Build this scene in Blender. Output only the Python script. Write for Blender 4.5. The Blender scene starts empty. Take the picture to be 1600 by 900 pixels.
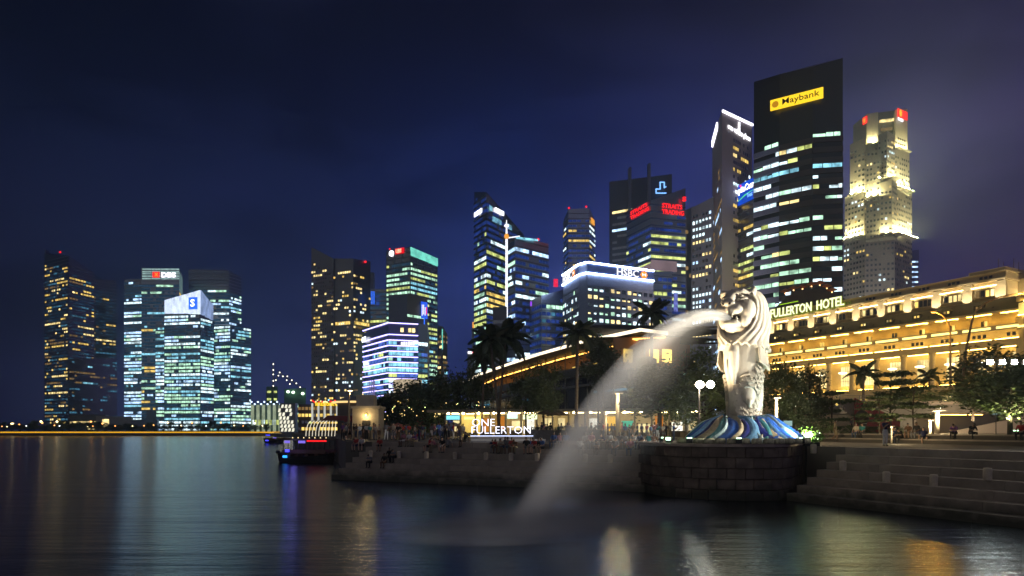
import bpy, bmesh, math, random
from mathutils import Vector, Matrix, noise
R = math.radians
rng = random.Random(7)
SC = bpy.context.scene
COL = SC.collection
# ------------------------------------------------------------------ camera
F = 1600 * 24.0 / 36.0            # focal length in photo pixels
EYE, HZ = 3.9, 672.0              # eye height above the water, horizon row
cam = bpy.data.cameras.new("camera"); cam.lens = 24; cam.sensor_width = 36
cam.shift_y = (HZ - 450) / 1600; cam.clip_end = 6000; cam.clip_start = 0.2
camo = bpy.data.objects.new("camera", cam); COL.objects.link(camo)
camo.location = (0, 0, EYE); camo.rotation_euler = (R(90), 0, 0); SC.camera = camo
SC.view_settings.view_transform = 'Standard'; SC.view_settings.look = 'None'
SC.view_settings.exposure = 0.48; SC.view_settings.gamma = 1.0
cy = SC.cycles
cy.max_bounces = 6; cy.diffuse_bounces = 2; cy.glossy_bounces = 3; cy.transparent_max_bounces = 40
cy.use_denoising = True; cy.sample_clamp_indirect = 4.0; cy.caustics_reflective = False; cy.caustics_refractive = False

def lin(r, g, b):
    f = lambda c: ((c / 255 + .055) / 1.055) ** 2.4 if c > 10 else c / 255 / 12.92
    return (f(r), f(g), f(b), 1)

# ------------------------------------------------------------------ night sky (after dusk, city glow low down)
W = bpy.data.worlds.new("World"); SC.world = W; W.use_nodes = True
nt = W.node_tree; nt.nodes.clear()
def wn(t, **k):
    n = nt.nodes.new(t)
    for a, b in k.items(): setattr(n, a, b)
    return n
def ramp(stops, src):
    n = wn('ShaderNodeValToRGB'); e = n.color_ramp.elements
    while len(e) < len(stops): e.new(.5)
    for q, (p, c) in zip(e, stops): q.position = p; q.color = c
    nt.links.new(src, n.inputs[0]); return n.outputs[0]
tc = wn('ShaderNodeTexCoord'); sp = wn('ShaderNodeSeparateXYZ'); nt.links.new(tc.outputs['Generated'], sp.inputs[0])
mr = wn('ShaderNodeMapRange'); mr.inputs[1].default_value = -.62; mr.inputs[2].default_value = .62
nt.links.new(sp.outputs[0], mr.inputs[0]); AZ = mr.outputs[0]
hor = ramp([(0, lin(25, 27, 56)), (.3, lin(33, 40, 88)), (.5, lin(46, 60, 138)), (.72, lin(60, 60, 122)), (1, lin(80, 64, 108))], AZ)
mid = ramp([(0, lin(13, 19, 40)), (.3, lin(19, 27, 66)), (.5, lin(24, 42, 108)), (.68, lin(38, 48, 114)), (1, lin(56, 48, 90))], AZ)
top = ramp([(0, lin(10, 16, 28)), (.5, lin(16, 19, 42)), (1, lin(30, 28, 54))], AZ)
def mix(f, a, b):
    m = wn('ShaderNodeMix', data_type='RGBA'); nt.links.new(f, m.inputs[0]); nt.links.new(a, m.inputs[6]); nt.links.new(b, m.inputs[7]); return m.outputs[2]
def mrange(src, a, b):
    m = wn('ShaderNodeMapRange', interpolation_type='SMOOTHSTEP'); m.inputs[1].default_value = a; m.inputs[2].default_value = b
    nt.links.new(src, m.inputs[0]); return m.outputs[0]
c1 = mix(mrange(sp.outputs[2], .0, .36), hor, mid)
c2 = mix(mrange(sp.outputs[2], .28, .54), c1, top)
cn = wn('ShaderNodeTexNoise'); cn.inputs['Scale'].default_value = 2.6; cn.inputs['Detail'].default_value = 5
mp = wn('ShaderNodeMapping'); mp.inputs['Scale'].default_value = (1, 1, 3.0); nt.links.new(tc.outputs['Generated'], mp.inputs[0]); nt.links.new(mp.outputs[0], cn.inputs[0])
cr = ramp([(.40, (.52, .54, .60, 1)), (.54, (1, 1, 1, 1)), (.66, (1.22, 1.14, 1.16, 1))], cn.outputs[0])
mm = wn('ShaderNodeMix', data_type='RGBA', blend_type='MULTIPLY'); mm.inputs[0].default_value = 1
nt.links.new(c2, mm.inputs[6]); nt.links.new(cr, mm.inputs[7])
sky = wn('ShaderNodeTexSky', sky_type='NISHITA'); sky.sun_disc = False; sky.sun_elevation = R(-6); sky.sun_rotation = R(250)
bg1 = wn('ShaderNodeBackground'); bg1.inputs[1].default_value = .74; nt.links.new(mm.outputs[2], bg1.inputs[0])
bg2 = wn('ShaderNodeBackground'); bg2.inputs[1].default_value = 0.05; nt.links.new(sky.outputs[0], bg2.inputs[0])
ad = wn('ShaderNodeAddShader'); wo = wn('ShaderNodeOutputWorld')
nt.links.new(bg1.outputs[0], ad.inputs[0]); nt.links.new(bg2.outputs[0], ad.inputs[1]); nt.links.new(ad.outputs[0], wo.inputs[0])
sun = bpy.data.lights.new("fill_sun", 'SUN'); sun.energy = 0.16; sun.angle = R(80); sun.color = (1, .93, .82)  # added warm fill that lifts the dark tones; stands for no real lamp
so = bpy.data.objects.new("fill_sun", sun); COL.objects.link(so); so.rotation_euler = (R(62), 0, R(-30))

# ------------------------------------------------------------------ helpers
def gx(px, Y): return (px - 800) / F * Y
def gz(py, Y): return EYE + (HZ - py) / F * Y
def P(px, py, Y): return Vector((gx(px, Y), Y, gz(py, Y)))

def tag(o, label=None, cat=None, group=None, kind=None):
    if label: o['label'] = label
    if cat: o['category'] = cat
    if group: o['group'] = group
    if kind: o['kind'] = kind
    return o
def empty(name, loc=(0, 0, 0), rz=0):
    o = bpy.data.objects.new(name, None); COL.objects.link(o); o.location = loc; o.rotation_euler = (0, 0, rz); o.empty_display_size = .3
    return o
def link(name, me, parent=None, loc=(0, 0, 0), rz=0):
    o = bpy.data.objects.new(name, me); COL.objects.link(o); o.location = loc; o.rotation_euler = (0, 0, rz)
    if parent: o.parent = parent
    return o
def copy_tree(o, parent=None):
    c = o.copy(); COL.objects.link(c); c.parent = parent
    for ch in KIDS.get(o.name, []): copy_tree(ch, c)
    return c
KIDS = {}
def own(parent, ch): KIDS.setdefault(parent.name, []).append(ch); return ch

class MB:
    """collects faces; build() makes ONE mesh object"""
    def __init__(s): s.v = []; s.f = []; s.m = []; s.sm = []
    def face(s, pts, mi=0, smooth=False):
        b = len(s.v); s.v += [tuple(p) for p in pts]; s.f.append(tuple(range(b, b + len(pts)))); s.m.append(mi); s.sm.append(smooth)
    def box(s, c, d, rz=0, mi=0, taper=1.0):
        x, y, z = d[0] / 2, d[1] / 2, d[2] / 2; co, si = math.cos(rz), math.sin(rz); b = len(s.v)
        for k in (-1, 1):
            t = taper if k > 0 else 1
            for i, j in ((-1, -1), (1, -1), (1, 1), (-1, 1)):
                px, py = i * x * t, j * y * t
                s.v.append((c[0] + px * co - py * si, c[1] + px * si + py * co, c[2] + k * z))
        for q in ((3, 2, 1, 0), (4, 5, 6, 7), (0, 1, 5, 4), (1, 2, 6, 5), (2, 3, 7, 6), (3, 0, 4, 7)):
            s.f.append(tuple(b + i for i in q)); s.m.append(mi); s.sm.append(False)
    def obox(s, o, u, n, du, dn, dz, mi=0):
        """box from corner o: du along u, dn along n, dz up"""
        u = Vector(u); n = Vector(n); o = Vector(o); Z = Vector((0, 0, 1)); b = len(s.v)
        for k in (0, 1):
            for i, j in ((0, 0), (1, 0), (1, 1), (0, 1)): s.v.append(tuple(o + u * du * i + n * dn * j + Z * dz * k))
        for q in ((3, 2, 1, 0), (4, 5, 6, 7), (0, 1, 5, 4), (1, 2, 6, 5), (2, 3, 7, 6), (3, 0, 4, 7)):
            s.f.append(tuple(b + i for i in q)); s.m.append(mi); s.sm.append(False)
    def prism(s, poly, z0, z1, mi=0):
        """poly: [(x,y)]; z1 number or list per vertex"""
        n = len(poly); zt = z1 if isinstance(z1, (list, tuple)) else [z1] * n
        for i in range(n):
            j = (i + 1) % n
            s.face([(*poly[i], z0), (*poly[j], z0), (*poly[j], zt[j]), (*poly[i], zt[i])], mi)
        s.face([(*p, z) for p, z in zip(poly, zt)], mi); s.face([(*p, z0) for p in reversed(poly)], mi)
    def tube(s, pts, rad, n=8, mi=0, smooth=True, cap=True, flat=1.0):
        pts = [Vector(p) for p in pts]; rad = rad if isinstance(rad, (list, tuple)) else [rad] * len(pts)
        base = len(s.v); ref = None
        for i, p in enumerate(pts):
            t = (pts[min(i + 1, len(pts) - 1)] - pts[max(i - 1, 0)])
            t = t.normalized() if t.length > 1e-9 else Vector((0, 0, 1))
            if ref is None: ref = Vector((1, 0, 0)) if abs(t.x) < .8 else Vector((0, 1, 0))
            a = (ref - t * ref.dot(t)).normalized(); ref = a; bb = t.cross(a)
            for k in range(n):
                w = 2 * math.pi * k / n; s.v.append(tuple(p + (a * math.cos(w) + bb * math.sin(w) * flat) * rad[i]))
        for i in range(len(pts) - 1):
            for k in range(n):
                k2 = (k + 1) % n
                s.f.append((base + i * n + k, base + i * n + k2, base + (i + 1) * n + k2, base + (i + 1) * n + k)); s.m.append(mi); s.sm.append(smooth)
        if cap:
            s.f.append(tuple(base + k for k in reversed(range(n)))); s.m.append(mi); s.sm.append(False)
            e = base + (len(pts) - 1) * n; s.f.append(tuple(e + k for k in range(n))); s.m.append(mi); s.sm.append(False)
    def ell(s, c, r, n=12, m=8, mi=0, rot=None):
        base = len(s.v); c = Vector(c)
        for i in range(m + 1):
            th = math.pi * i / m
            for k in range(n):
                w = 2 * math.pi * k / n
                p = Vector((r[0] * math.sin(th) * math.cos(w), r[1] * math.sin(th) * math.sin(w), r[2] * math.cos(th)))
                if rot is not None: p = rot @ p
                s.v.append(tuple(c + p))
        for i in range(m):
            for k in range(n):
                k2 = (k + 1) % n
                s.f.append((base + i * n + k, base + (i + 1) * n + k, base + (i + 1) * n + k2, base + i * n + k2)); s.m.append(mi); s.sm.append(True)
    def lathe(s, c, prof, n=14, mi=0):
        base = len(s.v)
        for r, z in prof:
            for k in range(n):
                w = 2 * math.pi * k / n; s.v.append((c[0] + r * math.cos(w), c[1] + r * math.sin(w), c[2] + z))
        for i in range(len(prof) - 1):
            for k in range(n):
                k2 = (k + 1) % n
                s.f.append((base + i * n + k, base + i * n + k2, base + (i + 1) * n + k2, base + (i + 1) * n + k)); s.m.append(mi); s.sm.append(True)
        s.f.append(tuple(base + k for k in reversed(range(n)))); s.m.append(mi); s.sm.append(False)
        e = base + (len(prof) - 1) * n; s.f.append(tuple(e + k for k in range(n))); s.m.append(mi); s.sm.append(False)
    def mesh(s, name, mats):
        me = bpy.data.meshes.new(name); me.from_pydata(s.v, [], s.f)
        for m in (mats if isinstance(mats, (list, tuple)) else [mats]): me.materials.append(m)
        me.polygons.foreach_set('material_index', s.m); me.polygons.foreach_set('use_smooth', s.sm); me.update()
        return me
    def build(s, name, mats, parent=None, loc=(0, 0, 0), rz=0):
        return link(name, s.mesh(name, mats), parent, loc, rz)

# ------------------------------------------------------------------ materials
MATS = {}
def mat(name, col, rough=.6, metal=0, var=0, scale=3.0, spec=.5, bump=0, bscale=20, stretch=(1, 1, 1)):
    if name in MATS: return MATS[name]
    m = bpy.data.materials.new(name); m.use_nodes = True; t = m.node_tree; b = t.nodes['Principled BSDF']
    b.inputs['Roughness'].default_value = rough; b.inputs['Metallic'].default_value = metal; b.inputs['Specular IOR Level'].default_value = spec
    c = (*col[:3], 1)
    if var or bump:
        tcn = t.nodes.new('ShaderNodeTexCoord'); mpn = t.nodes.new('ShaderNodeMapping'); mpn.inputs['Scale'].default_value = stretch; t.links.new(tcn.outputs['Object'], mpn.inputs[0])
    if var:
        nz = t.nodes.new('ShaderNodeTexNoise'); nz.inputs['Scale'].default_value = scale; nz.inputs['Detail'].default_value = 6; t.links.new(mpn.outputs[0], nz.inputs[0])
        r = t.nodes.new('ShaderNodeValToRGB'); r.color_ramp.elements[0].position = .3; r.color_ramp.elements[1].position = .7
        r.color_ramp.elements[0].color = (*[x * (1 - var) for x in c[:3]], 1); r.color_ramp.elements[1].color = (*[min(1, x * (1 + var)) for x in c[:3]], 1)
        oi = t.nodes.new('ShaderNodeObjectInfo'); mu = t.nodes.new('ShaderNodeMapRange'); mu.inputs[3].default_value = 1 - var * .6; mu.inputs[4].default_value = 1 + var * .6
        t.links.new(oi.outputs['Random'], mu.inputs[0]); mx = t.nodes.new('ShaderNodeMix'); mx.data_type = 'RGBA'; mx.blend_type = 'MULTIPLY'; mx.inputs[0].default_value = 1
        t.links.new(nz.outputs[0], r.inputs[0]); t.links.new(r.outputs[0], mx.inputs[6]); t.links.new(mu.outputs[0], mx.inputs[7]); t.links.new(mx.outputs[2], b.inputs['Base Color'])
    else: b.inputs['Base Color'].default_value = c
    if bump:
        n2 = t.nodes.new('ShaderNodeTexNoise'); n2.inputs['Scale'].default_value = bscale; n2.inputs['Detail'].default_value = 5; t.links.new(mpn.outputs[0], n2.inputs[0])
        bp = t.nodes.new('ShaderNodeBump'); bp.inputs['Strength'].default_value = bump; bp.inputs['Distance'].default_value = .05; t.links.new(n2.outputs[0], bp.inputs['Height']); t.links.new(bp.outputs[0], b.inputs['Normal'])
    MATS[name] = m; return m
def emit(name, col, st, sample=True, var=0, scale=.3, stretch=(1, 1, 1)):
    if name in MATS: return MATS[name]
    m = bpy.data.materials.new(name); m.use_nodes = True; t = m.node_tree; t.nodes.remove(t.nodes['Principled BSDF'])
    e = t.nodes.new('ShaderNodeEmission'); e.inputs[0].default_value = (*col[:3], 1); e.inputs[1].default_value = st
    if var:
        tcn = t.nodes.new('ShaderNodeTexCoord'); mpn = t.nodes.new('ShaderNodeMapping'); mpn.inputs['Scale'].default_value = stretch; t.links.new(tcn.outputs['Object'], mpn.inputs[0])
        nz = t.nodes.new('ShaderNodeTexNoise'); nz.inputs['Scale'].default_value = scale; nz.inputs['Detail'].default_value = 2; t.links.new(mpn.outputs[0], nz.inputs[0])
        mr_ = t.nodes.new('ShaderNodeMapRange'); mr_.inputs[1].default_value = .3; mr_.inputs[2].default_value = .7; mr_.inputs[3].default_value = st * (1 - var); mr_.inputs[4].default_value = st * (1 + var)
        t.links.new(nz.outputs[0], mr_.inputs[0]); t.links.new(mr_.outputs[0], e.inputs[1])
    t.links.new(e.outputs[0], t.nodes['Material Output'].inputs[0])
    m.cycles.emission_sampling = 'AUTO' if sample else 'NONE'
    MATS[name] = m; return m

G_DARK = mat('dark_glass', (.010, .015, .028), .25); G_BLUE = mat('blue_glass', (.014, .030, .085), .28); G_MIRROR = mat('mirror_glass', (.05, .06, .10), .3)
for g_, i_ in ((G_DARK, 3.2), (G_BLUE, 3.6), (G_MIRROR, 4.2)): g_.node_tree.nodes['Principled BSDF'].inputs['IOR'].default_value = i_
STONE = mat('tower_stone', (.36, .34, .29), .8, var=.12, scale=.15)
BEIGE = mat('beige_panel', (.30, .25, .22), .8, var=.1, scale=.2)
GREYP = mat('grey_panel', (.16, .17, .20), .7, var=.1, scale=.2)
DARKP = mat('dark_panel', (.045, .048, .065), .5, var=.15, scale=.2); DARKP.node_tree.nodes['Principled BSDF'].inputs['IOR'].default_value = 2.0
BROWN = mat('brown_panel', (.09, .065, .055), .6, var=.15, scale=.2)
CONC = mat('concrete', (.27, .25, .22), .85, var=.2, scale=.8, bump=.3, bscale=12)
CREAM = mat('hotel_stone', (.45, .37, .24), .85, var=.1, scale=.4)
ROOFM = mat('roof_slate', (.035, .028, .024), .7, var=.2, scale=.8)
METAL = mat('lamp_metal', (.18, .17, .16), .4, .6)
BLACK = mat('black_metal', (.02, .02, .02), .5)
def win(n, c, s): return emit('lit_' + n, lin(*c), s, False, .75, .22, (1, 1, 1.0))
WINS = {'warm': win('warm', (255, 226, 150), 1.15), 'yell': win('yellow', (255, 214, 110), .8), 'white': win('white', (214, 240, 248), 1.35),
        'cool': win('cool', (180, 216, 255), 1.3), 'green': win('green', (190, 244, 208), .95), 'lime': win('lime', (214, 226, 130), .8),
        'teal': win('teal', (70, 130, 160), .55), 'dimw': win('dim_warm', (190, 150, 90), .35), 'aqua': win('aqua', (140, 212, 235), .95), 'blue': win('blue', (90, 130, 235), .5)}
WK = list(WINS)
WL = [WINS[k] for k in WK]
DIM_T = emit('dim_interior_teal', lin(18, 42, 60), 1.2, False, .6, .15); GLOW_B = emit('pane_glow_blue', lin(18, 36, 92), 1.2, False, .6, .15); DIM_R = emit('dim_interior_brown', lin(34, 26, 28), .8, False, .5, .2)  # faint glow on unlit panes; blue one imitates the city's light-pollution haze
E_WHITE = emit('sign_white', lin(245, 245, 255), 2.2, False)
E_WSIGN = emit('sign_soft_white', lin(250, 250, 255), 1.2, False)
E_RED = emit('sign_red', (1, .012, .015), 1.3, False)
E_BLUE = emit('sign_blue', (.03, .16, 1), 1.1, False)
E_YEL = emit('sign_yellow', lin(255, 205, 40), 1.1, False)
E_ORA = emit('sign_orange', lin(255, 150, 40), 1.1, False)

def plight(loc, watts, col, r=.15, name='lamp_light'):
    L = bpy.data.lights.new(name, 'POINT'); L.energy = watts; L.color = col; L.shadow_soft_size = r
    o = bpy.data.objects.new(name, L); COL.objects.link(o); o.location = loc; return o
def text(s, mats, o, u, h, w=None, ext=.1, name='lettering', parent=None, up=Vector((0, 0, 1)), bold=0):
    """lettering standing in the plane of u and up, lower left corner at o"""
    cu = bpy.data.curves.new(name, 'FONT'); cu.body = s; cu.extrude = .03; cu.resolution_u = 2; cu.offset = bold
    to = bpy.data.objects.new(name, cu); COL.objects.link(to); bpy.context.view_layer.update()
    me = bpy.data.meshes.new_from_object(to.evaluated_get(bpy.context.evaluated_depsgraph_get()))
    bpy.data.objects.remove(to); bpy.data.curves.remove(cu)
    xs = [v.co.x for v in me.vertices]; ys = [v.co.y for v in me.vertices]
    x0, y0 = min(xs), min(ys); sy = h / (max(ys) - y0); sx = (w / (max(xs) - x0)) if w else sy
    u = Vector(u).normalized(); n = u.cross(up); o = Vector(o)
    for v in me.vertices: v.co = o + u * (v.co.x - x0) * sx + up * (v.co.y - y0) * sy + n * (v.co.z / .03 * ext)
    me.materials.clear()
    for m in (mats if isinstance(mats, (list, tuple)) else [mats]): me.materials.append(m)
    return link(name, me, parent)

ORD = 'first second third fourth fifth sixth seventh eighth ninth tenth eleventh twelfth thirteenth fourteenth fifteenth sixteenth seventeenth eighteenth nineteenth twentieth'.split()
ORD += ['twenty-' + w for w in ORD[:9]] + ['thirtieth'] + ['thirty-' + w for w in ORD[:9]] + ['fortieth'] + ['forty-' + w for w in ORD[:9]]
# ------------------------------------------------------------------ towers
def facing(p, u):
    """outward normal of the wall through p along u, on the side of the camera"""
    n = Vector((u.y, -u.x, 0)); return n if n.dot(Vector((0, 0, 0)) - Vector((p.x, p.y, 0))) > 0 else -n
def panes(wl, p0, p1, z0, z0t, z1t, st, r, face=None):
    """window panes of one wall into wl (list of (material index, quad points)); tops z0t, z1t at both ends"""
    a = Vector((p0[0], p0[1], 0)); b = Vector((p1[0], p1[1], 0)); L = (b - a).length
    if L < 2: return
    u = (b - a) / L; n = facing(a, u); fh, bw = st.get('fh', 4.0), st.get('bw', 3.0); hf, wf = st.get('hf', .5), st.get('wf', .85)
    nc = max(1, int(round(L * (1 - 2 * st.get('edge', .0)) / bw))); e0 = L * st.get('edge', 0); bw = (L - 2 * e0) / nc
    nr = int((max(z0t, z1t) - z0) / fh); pal = st['pal']; ks = [k for k, w in pal]; ws = [w for k, w in pal]
    skip = st.get('skip', 0); lit0 = st['lit'] if not isinstance(st['lit'], (list, tuple)) else st['lit'][face]
    for i in range(nr):
        zb = z0 + i * fh + fh * .3; zt = zb + fh * hf; tfrac = i / max(1, nr)
        lit = min(.97, 1.18 * lit0 * (.4 + 1.2 * r.random() if st.get('rows', True) else 1))
        if st.get('fade'): lit *= st['fade'](tfrac)
        key = r.choices(ks, ws)[0]; on = r.random() < lit; c = 0
        while c < nc:
            run = 1 + (int(r.expovariate(1 / st.get('run', 3))) if st.get('run', 3) > 0 else 0); on = r.random() < lit
            if r.random() < st.get('mixk', .35): key = r.choices(ks, ws)[0]
            for q in range(c, min(nc, c + run)):
                s0 = e0 + bw * (q + .5 - wf / 2); s1 = s0 + bw * wf
                if zt > min(z0t + (z1t - z0t) * s0 / L, z0t + (z1t - z0t) * s1 / L) - skip: continue
                if on and r.random() < .96:
                    zz = zb + (fh * hf * r.choice((0, 0, 0, .3, .5)) if st.get('blind') else 0)
                    wl.append((WK.index(key), a + u * s0, a + u * s1, zz, zt, n))
                elif st.get('unlit') and r.random() < st.get('dimp', .8): wl.append((len(WL), a + u * s0, a + u * s1, zb, zt, n))
            c += run
def pane_boxes(mb, wl, off=.15):
    for mi, a, b, z0, z1, n in wl:
        q = n * off
        p = [a + q, b + q]; Z = Vector((0, 0, 1))
        mb.face([p[0] + Z * z0, p[1] + Z * z0, p[1] + Z * z1, p[0] + Z * z1], mi)
def vol(parent, pts, st, z0=2.5, depth=None, seed=0, name='shaft'):
    """one prism of a tower. pts: visible corners [(px, Y, py_top)] from left to right"""
    r = random.Random(seed); g = [Vector((gx(p, Y), Y, gz(t, Y))) for p, Y, t in pts]
    if st.get('level'):
        zt = max(q.z for q in g)
        for q in g: q.z = zt
    cx = sum(q.x for q in g) / len(g); cyy = sum(q.y for q in g) / len(g)
    away = Vector((cx, cyy, 0)).normalized(); depth = depth or max(18, (g[-1] - g[0]).length * .7)
    poly = [(q.x, q.y) for q in g] + [(g[-1].x + away.x * depth, max(q.y for q in g) + away.y * depth), (g[0].x + away.x * depth, max(q.y for q in g) + away.y * depth)]
    zt = [q.z for q in g] + [g[-1].z, g[0].z]
    m = MB(); m.prism(poly, z0, zt); body = own(parent, m.build(name, st.get('body', G_DARK), parent))
    wl = []; rib = MB()
    for i in range(len(g) - 1):
        panes(wl, g[i], g[i + 1], z0, g[i].z, g[i + 1].z, st, r, i)
        L = (g[i + 1].xy - g[i].xy).length
        if L < 2: continue
        u = Vector(((g[i + 1].x - g[i].x) / L, (g[i + 1].y - g[i].y) / L, 0)); n = facing(g[i], u); fh = st.get('fh', 4)
        if st.get('span'):
            for k in range(int((min(g[i].z, g[i + 1].z) - z0) / fh) + 1):
                rib.obox(Vector((g[i].x, g[i].y, z0 + k * fh - fh * .08)) + n * .02, u, n, L, st.get('sd', .35), fh * st.get('sh', .2))
        if st.get('mull'):
            k = int(L / st['mull'])
            for j in range(k + 1): rib.obox(Vector((g[i].x, g[i].y, z0)) + n * .03 + u * (L * j / max(1, k) - .15), u, n, .3, .45, min(g[i].z, g[i + 1].z) - z0 - .5)
    if rib.v: tag(rib.build('facade_rib', st.get('span') or st.get('mullm', DARKP), parent), kind='stuff')
    if st.get('sep'):
        for mi, a, b, za, zb, n in wl:
            q = MB(); q.obox(a + Vector((0, 0, za)), (b - a).normalized(), n, (b - a).length, .15, zb - za); q.build('window', (WL + [G_DARK])[mi], parent)
    elif wl:
        q = MB(); pane_boxes(q, wl); tag(q.build('window_pane', WL + [st.get('unlit') or G_DARK], parent), kind='stuff')
    return g
def tower(name, label, group='towers of the city skyline'):
    return tag(empty(name), label, 'tower', group)
def strip(parent, a, b, h, d, m, name='light_strip'):
    """a lit bar along a wall from a to b"""
    a = Vector(a); b = Vector(b); q = MB(); u = (b - a); L = u.length; n = facing(a, Vector((u.x, u.y, 0)).normalized())
    Z = Vector((0, 0, h / 2)); o = [a, b]
    q.v = [tuple(p + s * Z + n * t) for p in o for s in (-1, 1) for t in (.05, d)]
    q.f = [(0, 4, 6, 2), (1, 3, 7, 5), (2, 6, 7, 3), (0, 1, 5, 4), (0, 2, 3, 1), (4, 5, 7, 6)]; q.m = [0] * 6; q.sm = [False] * 6
    return q.build(name, m, parent)
def beacon(parent, p, r=1.0):
    m = MB(); m.ell(p, (r, r, r), 8, 6); m.build('beacon', E_RED, parent)
def panel(parent, p0, p1, za, zb, m, off=.3, name='sign_board', th=.3):
    """upright board on the wall from p0 to p1 (x,y)"""
    a = Vector((p0[0], p0[1], za)); b = Vector((p1[0], p1[1], za)); u = (b - a).normalized(); n = facing(a, u)
    q = MB(); q.obox(a + n * off, u, n, (b - a).length, th, zb - za); return q.build(name, m, parent), a + n * (off + th + .05), u, n
def wallpoint(g, i, px):
    """point of wall i of a tower (corner list g) seen at column px"""
    a, b = g[i], g[i + 1]; k = (px - 800) / F; d = b - a
    t = (k * a.y - a.x) / (d.x - k * d.y); return a + d * t
# ================================================================== far left cluster
T = tower('residential_tower', 'dark apartment tower with scattered yellow windows and a red roof light, sloping roof edge')
g = vol(T, [(69, 880, 395), (107, 850, 399), (148, 890, 427), (148.3, 893, 436), (182, 915, 438)],
    dict(fh=4.2, bw=4.2, wf=.8, hf=.5, lit=[.42, .28, .28, .2], run=2, pal=[('yell', 5), ('warm', 3), ('teal', 3), ('dimw', 3)], skip=14, span=DARKP, sd=.3, sh=.12, edge=.03, unlit=DIM_T, dimp=.5), seed=3)
vol(T, [(108, 846, 560), (183, 910, 560)], dict(fh=4.2, bw=3.5, lit=.28, run=1.5, pal=[('teal', 6), ('dimw', 3), ('aqua', 1)], skip=3, body=G_DARK), seed=33, name='lower_facade', depth=3)
beacon(T, P(94, 394, 862), 1.3)
q = MB(); q.obox(P(70, 396, 868), (1, 0, 0), (0, 1, 0), 1.2, 6, 5); q.build('roof_mast', DARKP, T)

T = tower('bank_tower', 'glass tower with a brightly lit crown carrying a red emblem and white letters')
vol(T, [(194, 825, 437), (222, 818, 436)], dict(fh=4, bw=3.4, lit=.5, run=4, pal=[('white', 4), ('green', 2), ('cool', 4), ('aqua', 3)], span=DARKP, sh=.12, skip=3, unlit=DIM_T, hf=.6, wf=.93), seed=5, name='side_wing')
g = vol(T, [(221, 800, 419), (280, 800, 421), (285, 835, 430)], dict(fh=4, bw=3.4, lit=[.33, .5], run=4, pal=[('yell', 3), ('green', 3), ('cool', 2), ('aqua', 2)], span=DARKP, sh=.12, skip=18, body=G_BLUE, unlit=DIM_T, hf=.6, wf=.93), seed=6)
E_CROWN = emit('crown_glass', lin(170, 205, 200), .62, False, .3, .2)
for k in range(5):
    za = gz(436.5 - k * 3.6, 800)
    for j in range(4):
        a, b = wallpoint(g, 0, 222.2 + j * 14.7), wallpoint(g, 0, 236 + j * 14.7)
        panel(T, (a.x, a.y), (b.x, b.y), za, za + 1.9, E_CROWN, .1, 'crown_panel', .2)
a, b = g[1], g[2]; panel(T, (a.x, a.y), (b.x, b.y), gz(455, 800), gz(424, 800), emit('crown_side', lin(120, 150, 150), .5, False, .2), .1, 'crown_panel', .2)
a = wallpoint(g, 0, 239); sb, o, u, n = panel(T, (a.x, a.y), (wallpoint(g, 0, 250).x, a.y), gz(434, 800), gz(425, 800), E_RED, 1.0)
text('X', E_YEL, o + u * 2.4 + Vector((0, 0, 1.2)), u, 4.2, 4.4, name='emblem', parent=sb)
text('DBS', E_WHITE, P(252, 433.6, 798), (1, 0, 0), 6.2, 17, parent=T, bold=.05)

T = tower('office_tower', 'green lit office tower with a white glowing slanted crown and blue square emblem')
vol(T, [(243, 790, 507), (258, 787, 507)], dict(fh=4, bw=3, lit=.62, run=5, pal=[('green', 3), ('white', 3), ('aqua', 3), ('cool', 3)], span=DARKP, sh=.15, unlit=DIM_T, hf=.6, wf=.93), seed=8, name='side_wing')
g = vol(T, [(257, 785, 490), (313, 775, 491), (334, 800, 502)], dict(fh=3.9, bw=3.2, lit=[.72, .66], run=6, pal=[('green', 4), ('white', 4), ('aqua', 4), ('cool', 3)], span=DARKP, sh=.18, mull=9, fade=lambda t: 0.15 if .8 < t < .86 else 1, skip=1, unlit=DIM_T, hf=.6, wf=.93), seed=9)
E_CRW = emit('crown_white', lin(206, 220, 246), 1.2, False, .25, .25, (1, 1, .4))
E_CRS = emit('crown_white_side', lin(150, 172, 220), .75, False, .35, .25, (1, 1, .4))
for k in range(5):
    p0, p1 = 257 + k * 11.3, 257 + k * 11.3 + 9.9; t0, t1 = 469 - 16 * (p0 - 257) / 56, 469 - 16 * (p1 - 257) / 56
    a, b = wallpoint(g, 0, p0), wallpoint(g, 0, p1); m = MB()
    m.prism([(a.x, a.y), (b.x, b.y), (b.x, b.y + 3), (a.x, a.y + 3)], gz(490, a.y) + .3, [gz(t0, a.y), gz(t1, b.y), gz(t1, b.y), gz(t0, a.y)]); m.build('crown_panel', E_CRW, T)
for k in range(3):
    p0, p1 = 314 + k * 6.7, 320 + k * 6.7; a, b = wallpoint(g, 1, p0), wallpoint(g, 1, p1); m = MB()
    z0, z1 = gz(453 + 25 * (p0 - 314) / 20, a.y), gz(453 + 25 * (p1 - 314) / 20, b.y)
    m.prism([(a.x, a.y), (b.x, b.y), (b.x - 2, b.y + 3), (a.x - 2, a.y + 3)], gz(491 + 11 * (p0 - 314) / 20, a.y), [z0, z1, z1, z0]); m.build('crown_panel', E_CRS, T)
a, b = wallpoint(g, 0, 295.5), wallpoint(g, 0, 309); sb, o, u, n = panel(T, (a.x, a.y), (b.x, b.y), gz(483, 775), gz(464, 775), E_BLUE, .5, 'emblem_board')
text('S', E_WHITE, o + u * 2.3 + Vector((0, 0, 3)), u, 8.5, 5.5, name='emblem', parent=sb, bold=.03)

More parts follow.
